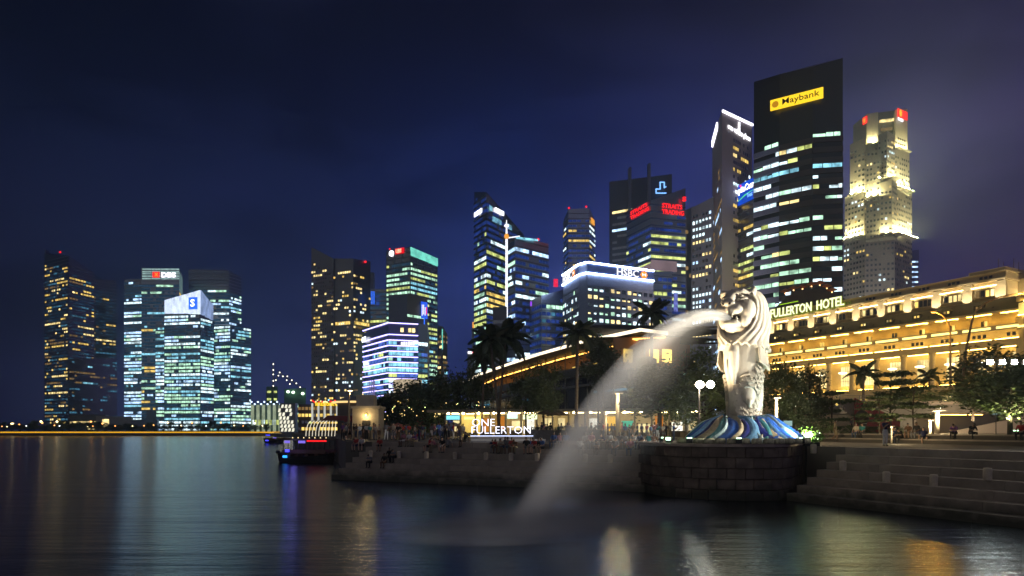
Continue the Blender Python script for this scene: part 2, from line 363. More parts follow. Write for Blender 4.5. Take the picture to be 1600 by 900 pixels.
T = tower('office_tower', 'glass tower with dark louvred top and white lit floors, stepping down to a lower block')
g = vol(T, [(295, 850, 421), (358, 850, 422), (377, 872, 433)], dict(fh=4, bw=3.4, lit=[.5, .62], run=5, pal=[('white', 3), ('cool', 3), ('green', 3), ('aqua', 3)], span=DARKP, sh=.16, skip=25, fade=lambda t: .7 if t < .75 else .8, unlit=DIM_T, hf=.6, wf=.93), seed=11)
q = MB()
for k in range(7): q.obox(P(295, 443 - k * 3.2, 849.5), (1, 0, 0), (0, -1, 0), gx(358, 850) - gx(295, 850), .8, .7)
tag(q.build('louvre_slat', GREYP, T), kind='stuff')
vol(T, [(334, 835, 508), (360, 826, 508), (392, 855, 513)], dict(fh=4, bw=3, lit=[.72, .55], run=4, pal=[('white', 4), ('cool', 3), ('aqua', 4), ('green', 3)], span=DARKP, sh=.16, mull=8, unlit=DIM_T, hf=.6, wf=.93), seed=12, name='lower_block')

B = tag(empty('podium_building'), 'low terrace building with warm lit windows at the foot of the dark apartment tower', 'building')
vol(B, [(108, 800, 648), (165, 790, 648)], dict(fh=7, bw=5, wf=.9, hf=.35, lit=.7, run=4, pal=[('warm', 3), ('dimw', 2)], body=BROWN, rows=False), seed=13)
vol(B, [(150, 780, 650), (205, 775, 651)], dict(fh=8, bw=14, wf=.9, hf=.5, lit=.2, pal=[('dimw', 1)], body=BEIGE), seed=14, name='hall_wing')
panel(B, (gx(160, 779), 779), (gx(175, 778.5), 778.5), gz(668, 779), gz(655, 779), WINS['warm'], .2, 'shop_window')
B = tag(empty('pavilion_hall'), 'long low grey hall between the dark apartment tower and the glass towers', 'building')
vol(B, [(205, 770, 656), (246, 765, 655)], dict(fh=9, bw=10, lit=.0, pal=[('dimw', 1)], body=GREYP), seed=15)
panel(B, (gx(230, 766), 766), (gx(245, 765), 765), gz(657, 766), gz(641, 766), GREYP, .6, 'wall_panel', 1)

# ================================================================== middle cluster
BRG = mat('brown_glass', (.045, .030, .035), .35); BRG.node_tree.nodes['Principled BSDF'].inputs['IOR'].default_value = 2.6
T = tower('residential_tower', 'slender dark brown apartment tower with a pointed corner and dotted warm windows')
PAL = [('warm', 6), ('yell', 2), ('white', 2), ('dimw', 2)]
g = vol(T, [(486.5, 642, 386), (521, 630, 404)], dict(fh=3.6, bw=2.6, wf=.75, hf=.5, lit=.2, run=1, pal=PAL, rows=False, skip=13, body=BRG, unlit=DIM_R), seed=21, name='pointed_wing')
g = vol(T, [(521, 632, 404), (552, 622, 404), (579, 640, 409)], dict(fh=3.6, bw=2.6, wf=.75, hf=.5, lit=[.22, .27], run=1, pal=PAL, rows=False, skip=7, body=mat('brown_glass', (0, 0, 0))), seed=22)
strip(T, P(521, 398, 629), P(521.9, 398, 629), .3, .5, BROWN, 'corner_trim'); beacon(T, P(571, 409, 633), 1.1)
a, b = wallpoint(g, 0, 525), wallpoint(g, 1, 573)
for w0, w1, i in ((524, 551, 0), (553, 577, 1)):
    a, b = wallpoint(g, i, w0), wallpoint(g, i, w1); wl = []
    panes(wl, (a.x, a.y), (b.x, b.y), gz(511, 630), gz(502, 630), gz(502, 630), dict(fh=5, bw=2.4, wf=.8, hf=.6, lit=.9, rows=False, pal=[('yell', 1)]), rng); m = MB(); pane_boxes(m, wl, .3); tag(m.build('lit_band', WL + [G_DARK], T), kind='stuff')

T = tower('bank_tower', 'office tower of yellow green windows with teal glowing roof edge and red letters')
g = vol(T, [(604, 605, 391), (641, 592, 386), (683, 622, 404)], dict(fh=4.1, bw=2.8, wf=.85, hf=.5, lit=[.72, .66], run=4, pal=[('lime', 4), ('green', 5), ('aqua', 1)], span=DARKP, sh=.15, mull=8, skip=13, unlit=DIM_T), seed=23)
a, b = g[1], g[2]; strip(T, a + Vector((0, 0, -3.6)), b + Vector((0, 0, -3.6)), 7, 1.0, emit('teal_crown', lin(120, 225, 205), .85, False, .3, .15), 'crown_panel')
a = wallpoint(g, 0, 618); sb, o, u, n = panel(T, (a.x, a.y), (wallpoint(g, 0, 632).x, wallpoint(g, 0, 632).y), gz(398, a.y), gz(389, a.y), emit('sign_deep_red', (.75, .004, .01), 1, False), .5)
text('UBS', emit('sign_pale_red', lin(255, 190, 150), 1.3, False), o + u * 1 + Vector((0, 0, .9)), u, 3.6, 6.2, parent=sb, bold=.04)
a = wallpoint(g, 0, 612.5); m = MB(); m.tube([a + n * .5 + Vector((0, 0, -3 - a.z + gz(391, a.y))), a + n * 1.2 + Vector((0, 0, -3 - a.z + gz(391, a.y)))], 2.6, 12); m.build('emblem', E_WHITE, T); beacon(T, P(609, 389, 603), .8)

T = tower('office_tower', 'low dark block with lime lit floors and a vertical blue light behind striped offices')
g = vol(T, [(578, 640, 452), (607, 636, 452)], dict(fh=4.2, bw=3, lit=.75, run=5, pal=[('lime', 4), ('green', 3)], fade=lambda t: 0 if t > .80 else 1, span=DARKP, unlit=DIM_T), seed=24)
for x in (580, 582.4, 584.4): strip(T, P(x, 465.5, 634), P(x + .9, 465.5, 634), 12, 1, E_BLUE, 'vertical_light')
q = MB(); q.obox(P(579, 452, 640), (1, 0, 0), (0, 1, 0), 3, 6, 16); q.build('roof_plant', DARKP, T)

T = tower('office_tower', 'dark slab tower with a vertical blue and red sign above the striped office building')
g = vol(T, [(607, 560, 461), (636, 552, 459), (668, 568, 466)], dict(fh=4, bw=3, lit=[.05, .3], run=3, pal=[('lime', 3), ('green', 2)], fade=lambda t: 0 if t > .87 else 1, body=DARKP, skip=6), seed=25)
sb, o, u, n = panel(T, (wallpoint(g, 1, 657).x, wallpoint(g, 1, 657).y), (wallpoint(g, 1, 667).x, wallpoint(g, 1, 667).y), gz(497, 562), gz(471, 562), emit('sign_deep_blue', (.02, .10, .75), 1, False), .6)
for k in range(4):
    m = MB(); m.obox(o + Vector((.5 + 1.2 * k, 0, 2 + (k % 2))), u, n, .6, .2, 9 - k); m.build('sign_stroke', E_WSIGN if k < 3 else E_RED, sb)
strip(T, P(662.5, 506, 560), P(664, 506, 560), 9, 1.2, E_BLUE, 'vertical_light')

T = tag(empty('office_building'), 'office building striped with thin white light lines on every floor, letters on its top corner', 'building')
OUE = vol(T, [(568, 395, 521), (607, 365, 503.5), (653, 370, 505.5), (668, 374, 507.5)], dict(fh=2.9, bw=2.3, wf=.9, hf=.62, lit=[.55, .62, .5], run=3, pal=[('green', 2), ('aqua', 4), ('lime', 1), ('teal', 4), ('blue', 3), ('white', 1)], body=G_BLUE, fade=lambda t: 0 if t > .92 else (.35 if .74 < t else 1), skip=8, unlit=DIM_T), seed=26)
E_LINE = emit('line_light', lin(178, 166, 255), 3.0, False)
ZT = OUE[1].z
for k in range(16):
    z = ZT - .3 - (0 if k == 0 else 6.2 + 2.95 * (k - 1))
    a, b, c = (Vector((OUE[i].x, OUE[i].y, z)) for i in (0, 1, 2))
    strip(T, a, b, .42, .7, E_LINE, 'light_line'); strip(T, b, c, .42, .7, E_LINE, 'light_line')
a, b = OUE[0], OUE[1]; u = (b - a); u.z = 0; u.normalize(); n = facing(a, u)
text('OUE', E_WHITE, Vector((a.x, a.y, ZT - 7.4)) + u * .4 + n * 1.2, u, 3.2, 6.2, parent=T, bold=.03)
for j in (626, 638, 644):
    p = wallpoint(OUE, 1, j); strip(T, (p.x, p.y, ZT - 3.8), (p.x + 1.6, p.y, ZT - 3.8), 2.2, .3, WINS['warm'], 'lit_lounge')
p = wallpoint(OUE, 1, 627)
for k in range(6): strip(T, (p.x + k * 1.25, p.y - .4, ZT - 11.2), (p.x + k * 1.25 + .9, p.y - .4, ZT - 11.2), 1.6 + .3 * (k % 2), .5, E_WSIGN, 'sign_letter')
m = MB(); m.ell((p.x + 8.3, p.y - 1, ZT - 10.7), (1.0, .3, .9), 10, 6); m.build('emblem', E_WSIGN, T)
m = MB(); 
for k in range(5): m.box((gx(573 + k * 4.6, 392), 392 - k * 3.0, gz(608, 392) - 3), (1.1, 1.1, 15))
tag(m.build('column', mat('white_panel', (.5, .5, .5), .6), T), kind='stuff')
wl = WINS['warm']
for k in range(4): strip(T, P(574 + k * 4.6, 609, 393 - k * 3), P(576 + k * 4.6, 609, 392.6 - k * 3), 9, .3, wl, 'lobby_window')

T = tower('slim_tower', 'narrow tower with a pale teal edge light standing behind the green bank tower')
vol(T, [(684, 480, 508), (692, 476, 510), (699, 482, 522)], dict(fh=3.6, bw=2.2, lit=[.4, .5], run=1, pal=[('aqua', 1), ('dimw', 5), ('warm', 2)], body=BROWN), seed=27)
strip(T, P(690.5, 530, 475), P(692, 530, 475), 14, .6, emit('teal_crown', (0, 0, 0), 0), 'corner_light')
T = tower('slim_tower', 'narrow grey tower topped by an amber box beside the tall slanted glass tower')
vol(T, [(737, 600, 512), (746, 598, 512)], dict(fh=5, bw=2.6, lit=.3, pal=[('cool', 2), ('aqua', 2)], body=GREYP, fade=lambda t: 1 if t < .3 else .05), seed=28)
m = MB(); m.obox(P(738, 512, 598), (1, 0, 0), (0, 1, 0), 4.6, 6, 5); m.build('roof_box', emit('amber', lin(255, 170, 60), .8, False), T)
T = tower('slim_tower', 'low grey block with a white and red roof sign peeping over the dark trees')
vol(T, [(730, 500, 552), (745, 500, 552)], dict(fh=4, bw=4, lit=.0, pal=[('cool', 1)], body=GREYP, span=DARKP), seed=29)
panel(T, (gx(731, 499), 499), (gx(738, 499), 499), gz(553, 499), gz(549, 499), E_WSIGN, .5); panel(T, (gx(738.3, 499), 499), (gx(742, 499), 499), gz(553, 499), gz(549, 499), E_RED, .5)

T = tower('office_tower', 'tall glass tower with steeply slanting roof and white roof signs on both faces')
g = vol(T, [(741, 480, 300), (760, 462, 300), (818, 505, 366)], dict(fh=4.0, bw=2.7, wf=.9, hf=.55, lit=[.62, .55], run=4, pal=[('green', 4), ('white', 4), ('lime', 2), ('yell', 1)], span=mat('tower_rib', (.05, .055, .07), .5), sh=.28, sd=.5, body=G_DARK, fade=lambda t: 0 if t > .82 else (.6 if t > .65 else 1), skip=3, unlit=GLOW_B), seed=31)
for i, x0, x1, ya, yb in ((0, 743, 755, 340, 333), (1, 772, 786, 332, 323)):
    a, b = wallpoint(g, i, x0), wallpoint(g, i, x1); d = (b - a); d.z = 0; d.normalize(); n = facing(a, d)
    for k in range(5):
        p = a + d * ((b - a).xy.length * k / 5); strip(T, Vector((p.x, p.y, gz((ya + yb) / 2, a.y))) + n * .6, Vector((p.x, p.y, gz((ya + yb) / 2, a.y))) + n * .6 + d * ((b - a).xy.length / 6.2), 3.0, .5, E_WHITE, 'sign_letter')
wl = []; a, b = wallpoint(g, 1, 763), wallpoint(g, 1, 800)
panes(wl, (a.x, a.y), (b.x, b.y), gz(352, 470), gz(322, 470), gz(340, 470), dict(fh=6.5, bw=1.3, wf=.45, hf=.55, lit=.6, run=6, pal=[('aqua', 3), ('cool', 2)]), rng); m = MB(); pane_boxes(m, wl, .8); tag(m.build('crown_fin', WL + [G_DARK], T), kind='stuff')

T = tower('office_tower', 'blue glass tower framed in pale brown bands with stepped lower corner, mast beside its roof')
st = dict(fh=4.1, bw=2.9, wf=.92, hf=.52, lit=[.2, .34], run=4, pal=[('white', 3), ('cool', 4), ('green', 3)], span=mat('rib_brown', (.15, .12, .12), .7), sh=.2, body=G_BLUE, skip=6, unlit=GLOW_B)
g = vol(T, [(792, 432, 374), (805, 420, 369), (857, 440, 381)], st, seed=32)
g2 = vol(T, [(805, 412, 528), (831, 418, 530)], dict(st, lit=.5), seed=34, name='lower_block'); strip(T, P(806, 371.5, 419), P(840, 375.5, 431), 1.2, .5, WINS['aqua'], 'roof_light'); beacon(T, P(841, 374, 435), .8)
gg = vol(T, [(786, 410, 545), (805, 405, 528)], dict(st, lit=.35), seed=35, name='lower_block')
T = tag(empty('lattice_mast'), 'white lit telecom mast with an orange glow at its base above the slanted tower', 'mast')
m = MB(); b0 = P(791.5, 372, 415); m.tube([b0 + Vector((0, 0, -48)), b0, b0 + Vector((0, 0, 5)), b0 + Vector((0, 0, 11))], [.7, .7, .5, .2], 6); m.build('pole', E_WSIGN, T)
m = MB(); m.tube([b0 + Vector((0, 0, 7)), b0 + Vector((0, 0, 8))], [1.4, 1.4], 10); m.build('platform', E_WSIGN, T)
m = MB(); m.ell(b0 + Vector((0, 0, 1)), (1.5, 1.5, 1.8), 10, 7); m.build('lamp', emit('amber', (0, 0, 0), 0), T)
m = MB(); m.tube([b0 + Vector((0, 0, 0)), b0 + Vector((8, 3, 2))], .35, 6); m.build('jib', E_WSIGN, T)

T = tower('office_tower', 'small brown stone block with dark window bands squeezed before the slanted tower')
vol(T, [(770, 405, 480), (792, 402, 479)], dict(fh=4.5, bw=4, lit=.0, pal=[('warm', 1)], body=BROWN, unlit=G_DARK, hf=.45, wf=.95, skip=5), seed=36)
T = tower('office_tower', 'low dark blue block with a few lit floors and a small red roof sign')
g = vol(T, [(828, 415, 470), (846, 398, 462), (882, 405, 452)], dict(fh=4.2, bw=3.4, lit=[.1, .2], run=2, pal=[('cool', 2), ('green', 2), ('teal', 3)], body=G_BLUE, span=DARKP, sh=.1, skip=4, unlit=GLOW_B), seed=37)
m = MB(); m.obox(P(865, 448, 402), (1, 0, 0), (0, 1, 0), 2.6, .8, 4.6); m.build('sign_board', emit('sign_crimson', (.7, .01, .05), 1, False), T)
m = MB(); m.obox(P(828.5, 478, 400), (1, 0, 0), (0, 1, 0), 1.0, .6, 2.6); m.build('sign_board', emit('sign_violet', (.3, .05, .8), 1, False), T)

# ---- bank building with the lit band
T = tag(empty('bank_building'), 'pale stone bank building with two bright white light bands around its top', 'building')
HS = [(880, 397, 433), (905, 371, 412.5), (917, 366, 409.5), (1021, 386, 425)]
PS = mat('bank_stone', (.22, .24, .31), .8, var=.08, scale=.3)
g = vol(T, HS, dict(fh=4.16, bw=3.05, wf=.74, hf=.55, lit=0, pal=[('white', 1)], body=PS, unlit=None), seed=40, z0=2.5)
H2 = g[2].z; r = random.Random(5)
for i in (0, 2):
    a, b = g[i], g[i + 1]; d = b - a; d.z = 0; L = d.length; d.normalize(); n = facing(a, d); nc = 12 if i == 2 else 9
    for row in range(12):
        z = H2 - 15.2 - row * 4.16
        for c in range(nc):
            s = L * (c + .5) / nc - 1.2; o = Vector((a.x, a.y, z)) + d * s
            m = MB(); m.obox(o + n * .02, d, n, 2.4, .08, 2.1); fr = m.build('window', G_DARK, T)
            lit = r.random()
            if lit < (.86 if i == 2 else .45):
                k = r.choice(('white', 'white', 'warm', 'green', 'warm')); hh = r.choice((2.0, 2.0, 1.1, .8)); m = MB(); m.obox(o + n * .1 + d * .05 + Vector((0, 0, .05)), d, n, 2.3 if hh > 1 or r.random() < .5 else 1.5, .06, hh); m.build('pane', WINS[k], fr)
    m = MB()
    for row in range(13): m.obox(Vector((a.x, a.y, H2 - 12.3 - row * 4.16)) + n * .02, d, n, L, .35, .5)
    for c in range(nc + 1): m.obox(Vector((a.x, a.y, 4)) + n * .04 + d * (L * c / nc - .2), d, n, .4, .3, H2 - 17)
    tag(m.build('facade_rib', PS, T), kind='stuff')
    EB = emit('band_light', lin(180, 205, 255), 16, True)
    for k in range(3):
        for z in (H2 - .2, H2 - 5.9 + .0):
            aa, bb = g[k], g[k + 1]; 
            if i == 0: strip(T, Vector((aa.x, aa.y, z)), Vector((bb.x, bb.y, z)), .75, .9, EB, 'light_band')
    if i == 0: oo, ww = Vector((a.x, a.y, H2 - 5.0)) + d * 1.2 + n * .6, L * .56
    else: oo, ww = Vector((a.x, a.y, H2 - 5.0)) + d * (L * .43) + n * .6, L * .33
    bb_ = MB(); bb_.obox(Vector((a.x, a.y, H2 - 5.4)) + n * .05, d, n, L, .3, 4.8); bb_.build('sign_band', mat('band_blue', (.05, .07, .16), .5), T)
    text('HSBC', E_WSIGN, oo, d, 3.9, ww, parent=T, bold=.012)
    lo = oo + d * (ww + 1.0) + Vector((0, 0, -.1)); lw, lh = (5.2, 3.9) if i == 2 else (4.6, 3.9)
    Z = Vector((0, 0, 1)); Q = lambda x, z, e=0: lo + d * x * lw + Z * z * lh + n * e
    m = MB(); m.face([Q(.0, .5), Q(.25, 0), Q(.75, 0), Q(1, .5), Q(.75, 1), Q(.25, 1)]); m.face([Q(.0, .5, .1), Q(.25, 0, .1), Q(.75, 0, .1), Q(1, .5, .1), Q(.75, 1, .1), Q(.25, 1, .1)]); em = m.build('emblem', E_ORA, T)
    m = MB(); m.face([Q(.25, .22, .2), Q(.5, .5, .2), Q(.25, .78, .2)]); m.face([Q(.75, .22, .2), Q(.75, .78, .2), Q(.5, .5, .2)]); m.build('emblem_mark', E_WSIGN, em)

# ================================================================== right cluster
T = tower('office_tower', 'distant octagonal tower with a tapering top and two red roof lights')
g = vol(T, [(880, 610, 346), (888, 592, 327), (921, 592, 325), (930, 610, 346)], dict(fh=4.3, bw=3.6, wf=.85, hf=.42, lit=[.25, .3, .3], run=3, pal=[('white', 2), ('yell', 3), ('lime', 1)], body=G_BLUE, span=mat('rib_brown', (0, 0, 0)), sh=.12, skip=9, unlit=GLOW_B), seed=41)
beacon(T, P(889, 325, 594), .9); beacon(T, P(916, 323, 594), .9)
panel(T, (gx(923, 595), 595), (gx(928, 604), 604), gz(350, 598), gz(341, 598), emit('amber', (0, 0, 0), 0), .3, 'lit_sign')
T = tower('office_tower', 'grey slab tower with two tall roof pylons and a blue outlined emblem')
g = vol(T, [(952, 525, 284), (1050, 500, 272)], dict(fh=4.6, bw=4, wf=.95, hf=.4, lit=.32, run=5, pal=[('cool', 3), ('white', 2), ('warm', 1), ('lime', 1)], body=mat('slab_grey', (.06, .06, .075), .6), unlit=G_BLUE, skip=22, edge=.05), seed=42)
for x, yt in ((983.5, 265), (1013.5, 262)):
    m = MB(); m.obox(P(x - 1.6, 470, 515 - (x - 952) * .25) + Vector((0, -3, 0)), (1, 0, 0), (0, 1, 0), 1.7, 5, gz(yt, 513) - gz(470, 515)); m.build('roof_pylon', GREYP, T)
strip(T, P(1012, 290, 505), P(1012.7, 290, 505), 15, .6, E_BLUE, 'edge_light')
o = P(1024, 303, 503); E_BW = emit('sign_blue_white', lin(120, 180, 255), 1.5, False)
for (x0, z0, x1, z1) in ((0, 0, 8.3, .7), (0, 0, .8, 3), (0, 3, 3, 3.7), (3, 3, 3.8, 8.4), (3, 8, 6, 8.7), (6, 4, 6.8, 8.7), (6, 4.6, 8.8, 5.2), (8.2, 1, 9, 5)):
    m = MB(); m.obox(o + Vector((x0, -.5, z0)), (1, 0, 0), (0, -1, 0), x1 - x0, .4, z1 - z0); m.build('emblem', E_BW, T)

T = tower('office_tower', 'blue glass tower with red lettering on two faces and a pale lit setback band')
g = vol(T, [(979, 452, 330), (1017, 425, 313), (1071, 432, 294)], dict(fh=4.3, bw=3, wf=.94, hf=.4, lit=[.3, .34], run=3, pal=[('green', 2), ('lime', 3), ('white', 2)], body=G_BLUE, span=mat('rib_blue', (.03, .045, .10), .5), sh=.2, skip=15, fade=lambda t: 0 if t > .82 else 1, unlit=GLOW_B), seed=43)
for i, x0, x1, yb, yt in ((0, 986, 1015, 341, 318), (1, 1034, 1068, 334, 316)):
    a, b = wallpoint(g, i, x0), wallpoint(g, i, x1); d = (b - a); d.z = 0; L = d.length; d.normalize(); n = facing(a, d); zb, zt = gz(yb, a.y), gz(yt, a.y)
    if i == 0: zb, zt = gz(344, a.y), gz(330, a.y)
    h = (zt - zb) * .4
    text('STRAITS', E_RED, Vector((a.x, a.y, zb + h * 1.3)) + n * .6, d, h, L * .92, parent=T, bold=.02); text('TRADING', E_RED, Vector((a.x, a.y, zb)) + n * .6, d, h, L, parent=T, bold=.02)
text('S', E_RED, P(1066, 315, 429), (1, 0, 0), 3.2, 2.6, parent=T, name='emblem', bold=.05)
EP = emit('setback_glow', lin(150, 125, 130), .5, False, .2, .1)
a, b, c = (Vector((q.x, q.y, gz(414, 425))) for q in g); b2 = wallpoint(g, 1, 1057); strip(T, b, (b2.x, b2.y, b.z), 6.5, .6, EP, 'setback_band'); a2 = wallpoint(g, 0, 988); strip(T, (a2.x, a2.y, gz(418, 425)), (b.x, b.y, b.z - 1), 4, .5, EP, 'setback_band')
vol(T, [(990, 420, 430), (1020, 412, 424), (1050, 416, 424)], dict(fh=4.3, bw=3, lit=.25, run=4, pal=[('lime', 3), ('green', 2)], body=G_BLUE, span=DARKP, sh=.12, unlit=GLOW_B), seed=44, name='lower_block', depth=10)
panel(T, (gx(1052, 415), 415), (gx(1058, 416), 416), gz(487, 415), gz(458, 415), emit('sign_lilac', lin(120, 130, 220), .55, False, .5, .6), .4, 'light_panel')
T = tower('slim_tower', 'pale grey narrow tower with slanting panels between the blue tower and the grid tower')
vol(T, [(1068, 470, 330), (1084, 470, 322)], dict(fh=5, bw=3, lit=.12, pal=[('teal', 1), ('dimw', 1)], body=GREYP), seed=45)

T = tower('office_tower', 'grey concrete tower with a dense grid of small square windows')
st = dict(fh=4.3, bw=2.6, wf=.6, hf=.42, lit=[.42, .3], run=3, pal=[('white', 4), ('cool', 2), ('warm', 2)], body=GREYP, unlit=G_DARK, skip=5, edge=.05)
g = vol(T, [(1080, 445, 325), (1114, 432, 308), (1130, 436, 304)], st, seed=46)
for row in (0, 12): 
    wl = []; panes(wl, g[0], g[1], g[0].z - 12 - row * 4.6, g[0].z - 7 - row * 4.6, g[1].z - 7 - row * 4.6, dict(fh=4.3, bw=2.6, wf=.45, hf=.3, lit=1, rows=False, edge=.05, pal=[('white', 1)]), rng); m = MB(); pane_boxes(m, wl, .3); tag(m.build('lit_band', WL + [G_DARK], T), kind='stuff')

T = tower('office_tower', 'beige tower with a white light line along its slanted roof and white letters below')
g = vol(T, [(1113, 440, 224), (1128, 388, 172), (1175, 412, 194)], dict(fh=4.2, bw=2.6, wf=.8, hf=.5, lit=[.2, 0], run=2, pal=[('cool', 2), ('dimw', 3)], body=mat('tower_beige', (.34, .30, .285), .8, var=.06, scale=.1), unlit=None, skip=26), seed=47)
a, b = wallpoint(g, 1, 1145), wallpoint(g, 1, 1172); wl = []
panes(wl, (a.x, a.y), (b.x, b.y), 40, gz(205, 400), gz(205, 400), dict(fh=4.2, bw=2.2, wf=.72, hf=.45, lit=.3, run=2, pal=[('warm', 3), ('white', 3), ('yell', 2)], unlit=1, skip=3), random.Random(4)); m = MB(); pane_boxes(m, wl, .2); tag(m.build('window_pane', WL + [G_DARK], T), kind='stuff')
ER = emit('roof_line', lin(240, 236, 255), 2.4, False)
strip(T, g[1] + Vector((0, 0, -.6)), g[2] + Vector((0, 0, -.6)), 1.2, .9, ER, 'light_line')
a, b = g[0], g[1]; d = b - a; strip(T, a + d * .08 + Vector((0, 0, -2)), a + d * .62 + Vector((0, 0, -1)), 4, .9, ER, 'light_line')
a, b = wallpoint(g, 1, 1136), wallpoint(g, 1, 1171); d = (b - a); d.z = 0; L = d.length; d.normalize(); n = facing(a, d)
text('one raffles place', E_WHITE, Vector((a.x, a.y, g[1].z - 9.8)) + n * .6, d, 4.2, L, parent=T)
m = MB(); m.obox(Vector((a.x, a.y, g[1].z - 9)) + n * .6 + d * (L * .46), d, n, 1.2, .4, 7.5); m.build('emblem', E_WHITE, T)

T = tower('office_tower', 'dark tower with a bright blue sign panel of white letters on its top')
g = vol(T, [(1146, 405, 293), (1210, 372, 262)], dict(fh=4.0, bw=2.6, wf=.9, hf=.42, lit=.4, run=3, pal=[('white', 3), ('lime', 3), ('yell', 2)], body=G_DARK, span=DARKP, sh=.15, skip=24, edge=.04), seed=48)
a, b = g[0], wallpoint(g, 0, 1195); d = (b - a); d.z = 0; L = d.length; d.normalize(); n = facing(a, d)
sb, o, u, n = panel(T, (a.x, a.y), (b.x, b.y), a.z - 12.5, a.z - .5, emit('sign_panel_blue', (.004, .06, .50), 1, False, .3, .1), .2)
a1 = wallpoint(g, 0, 1184); L1 = (a1 - a).xy.length
text('CapitaCom', E_WHITE, o + d * 1.2 + Vector((0, 0, 5.6)), d, 5, L1 * .82, parent=sb, bold=.03); text('Trust', E_BW, o + d * L1 * .6 + Vector((0, 0, 2.2)), d, 2.4, L1 * .22, parent=sb)
m = MB(); Z = Vector((0, 0, 1)); m.face([o + d * 1.2 + Z * 1.4, o + d * (L1 * .5) + Z * 3.9, o + d * (L1 * .95) + Z * 5.4, o + d * (L1 * .5) + Z * 4.7]); m.build('emblem', emit('sign_green', lin(90, 230, 130), 1, False), sb)
m = MB(); m.ell(o + d * L1 * .36 + Z * 10.6, (.9, .3, .9), 8, 6); m.build('emblem', emit('sign_magenta', lin(255, 60, 160), 1, False), sb)

# ---- dark banded tower with the yellow sign
T = tower('office_tower', 'tall dark tower with brown floor bands and a glowing yellow sign near its top')
G_MB = mat('banded_glass', (.014, .016, .020), .3)
MBK = [(1178, 330, 128), (1218, 320, 116), (1270, 311, 104), (1317, 309, 90.5)]
g = vol(T, MBK, dict(fh=4.7, bw=3, lit=0, pal=[('white', 1)], body=G_MB), seed=50)
BANDM = mat('band_brown', (.10, .075, .07), .7, var=.1, scale=.3); r = random.Random(12); ztop = min(q.z for q in g)
rowspec = {8: .15, 9: .5, 10: .8, 11: .3, 12: .5, 13: .6, 14: .15, 15: .35, 16: .8, 17: .25, 18: .7, 19: .6, 20: .5, 21: .7, 22: .4, 23: .6, 24: .55, 25: .7, 26: .5, 27: .6, 28: .6, 29: .6, 30: .6}
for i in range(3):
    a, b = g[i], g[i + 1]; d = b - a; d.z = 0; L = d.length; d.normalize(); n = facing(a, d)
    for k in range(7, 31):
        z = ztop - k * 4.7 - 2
        m = MB(); m.obox(Vector((a.x, a.y, z)) + n * .02, d, n, L, .6, 2.5); m.build('floor_band', BANDM if i else mat('band_blue_lit', (.24, .26, .36), .5), T)  # paler left bands: blue light of the neighbouring sign put into the colour
        s = 0
        while s < L - 1:
            run = r.uniform(.15, .7) * L; e = min(L - .4, s + run); on = r.random() < rowspec.get(k, .3) + .08
            if on and e - s > 1.2:
                key = 'aqua' if k == 10 else r.choices(('green', 'white', 'lime', 'warm', 'yell'), (6, 5, 2, .8, .5))[0]
                q0 = s
                m = MB(); m.obox(Vector((a.x, a.y, z + 2.55)) + n * .05 + d * q0, d, n, e - q0, .2, r.choice((1.9, 1.9, 1.4))); wn_ = m.build('window_band', WINS[key], T)
                c = int((e - q0) / 3)
                if c > 1:
                    m = MB()
                    for j in range(1, c): m.obox(Vector((a.x, a.y, z + 2.5)) + n * .06 + d * (q0 + (e - q0) * j / c), d, n, .3, .3, 2.0)
                    m.build('mullion', G_MB, wn_)
            s = e + .3
a, b = wallpoint(g, 0, 1206), wallpoint(g, 2, 1288); d = (b - a); d.z = 0; L = d.length; d.normalize(); n = facing(a, d); a = a + n * 2.6
sb = MB(); zc = gz(168, 320); za = zc - 1.4; dz = Vector((0, 0, 1)) 
sb.obox(Vector((a.x, a.y, za)), d, n, L, .5, 4.9); sbo = sb.build('sign_board', E_YEL, T)
text('Maybank', mat('sign_black', (.01, .008, .0), .6), Vector((a.x, a.y, za + .6)) + n * .6 + d * (L * .235), d, 3.5, L * .70, parent=sbo, bold=.003)
m = MB(); m.tube([Vector((a.x, a.y, za + 2.4)) + n * .55 + d * (L * .1), Vector((a.x, a.y, za + 2.4)) + n * .7 + d * (L * .1)], 1.5, 12); m.build('emblem', emit('sign_gold', lin(200, 140, 30), .7, False), sbo)

# ---- floodlit stepped tower
T = tower('office_tower', 'stepped octagonal stone tower floodlit in yellow with red emblems at its top')
UST = dict(fh=4.4, bw=3.1, wf=.52, hf=.42, lit=.10, run=1, pal=[('yell', 2), ('white', 2), ('warm', 2)], body=STONE, unlit=G_DARK, rows=False, skip=4)
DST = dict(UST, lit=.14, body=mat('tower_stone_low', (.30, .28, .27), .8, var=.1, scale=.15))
FLOOD = emit('facade_wash', lin(255, 238, 165), 2500, True)
def wash(g, z, dist=4.6):
    """row of uplights standing on a ledge in front of the walls of g"""
    for i in range(len(g) - 1):
        a, b = g[i], g[i + 1]; d = b - a; d.z = 0; L = d.length
        if L < 5: continue
        d.normalize(); n = facing(a, d); k = max(1, int(L / 5))
        for j in range(k):
            m = MB(); o = Vector((a.x, a.y, z)) + d * (L * (j + .5) / k - .5) + n * dist
            m.obox(o, d, n, 1.0, .5, .35); m.build('uplight', FLOOD, T)
            if j == 0:
                m = MB(); m.obox(Vector((a.x, a.y, z - .9)) + n * .05, d, n, L, dist + 1.2, .7); m.build('ledge', STONE, T)
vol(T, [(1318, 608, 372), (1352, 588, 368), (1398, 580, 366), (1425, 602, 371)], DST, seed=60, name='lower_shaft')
g1 = vol(T, [(1320, 606, 308), (1350, 588, 300), (1398, 584, 296), (1425, 603, 300)], UST, z0=gz(372, 590), seed=61); wash(g1, gz(367, 588))
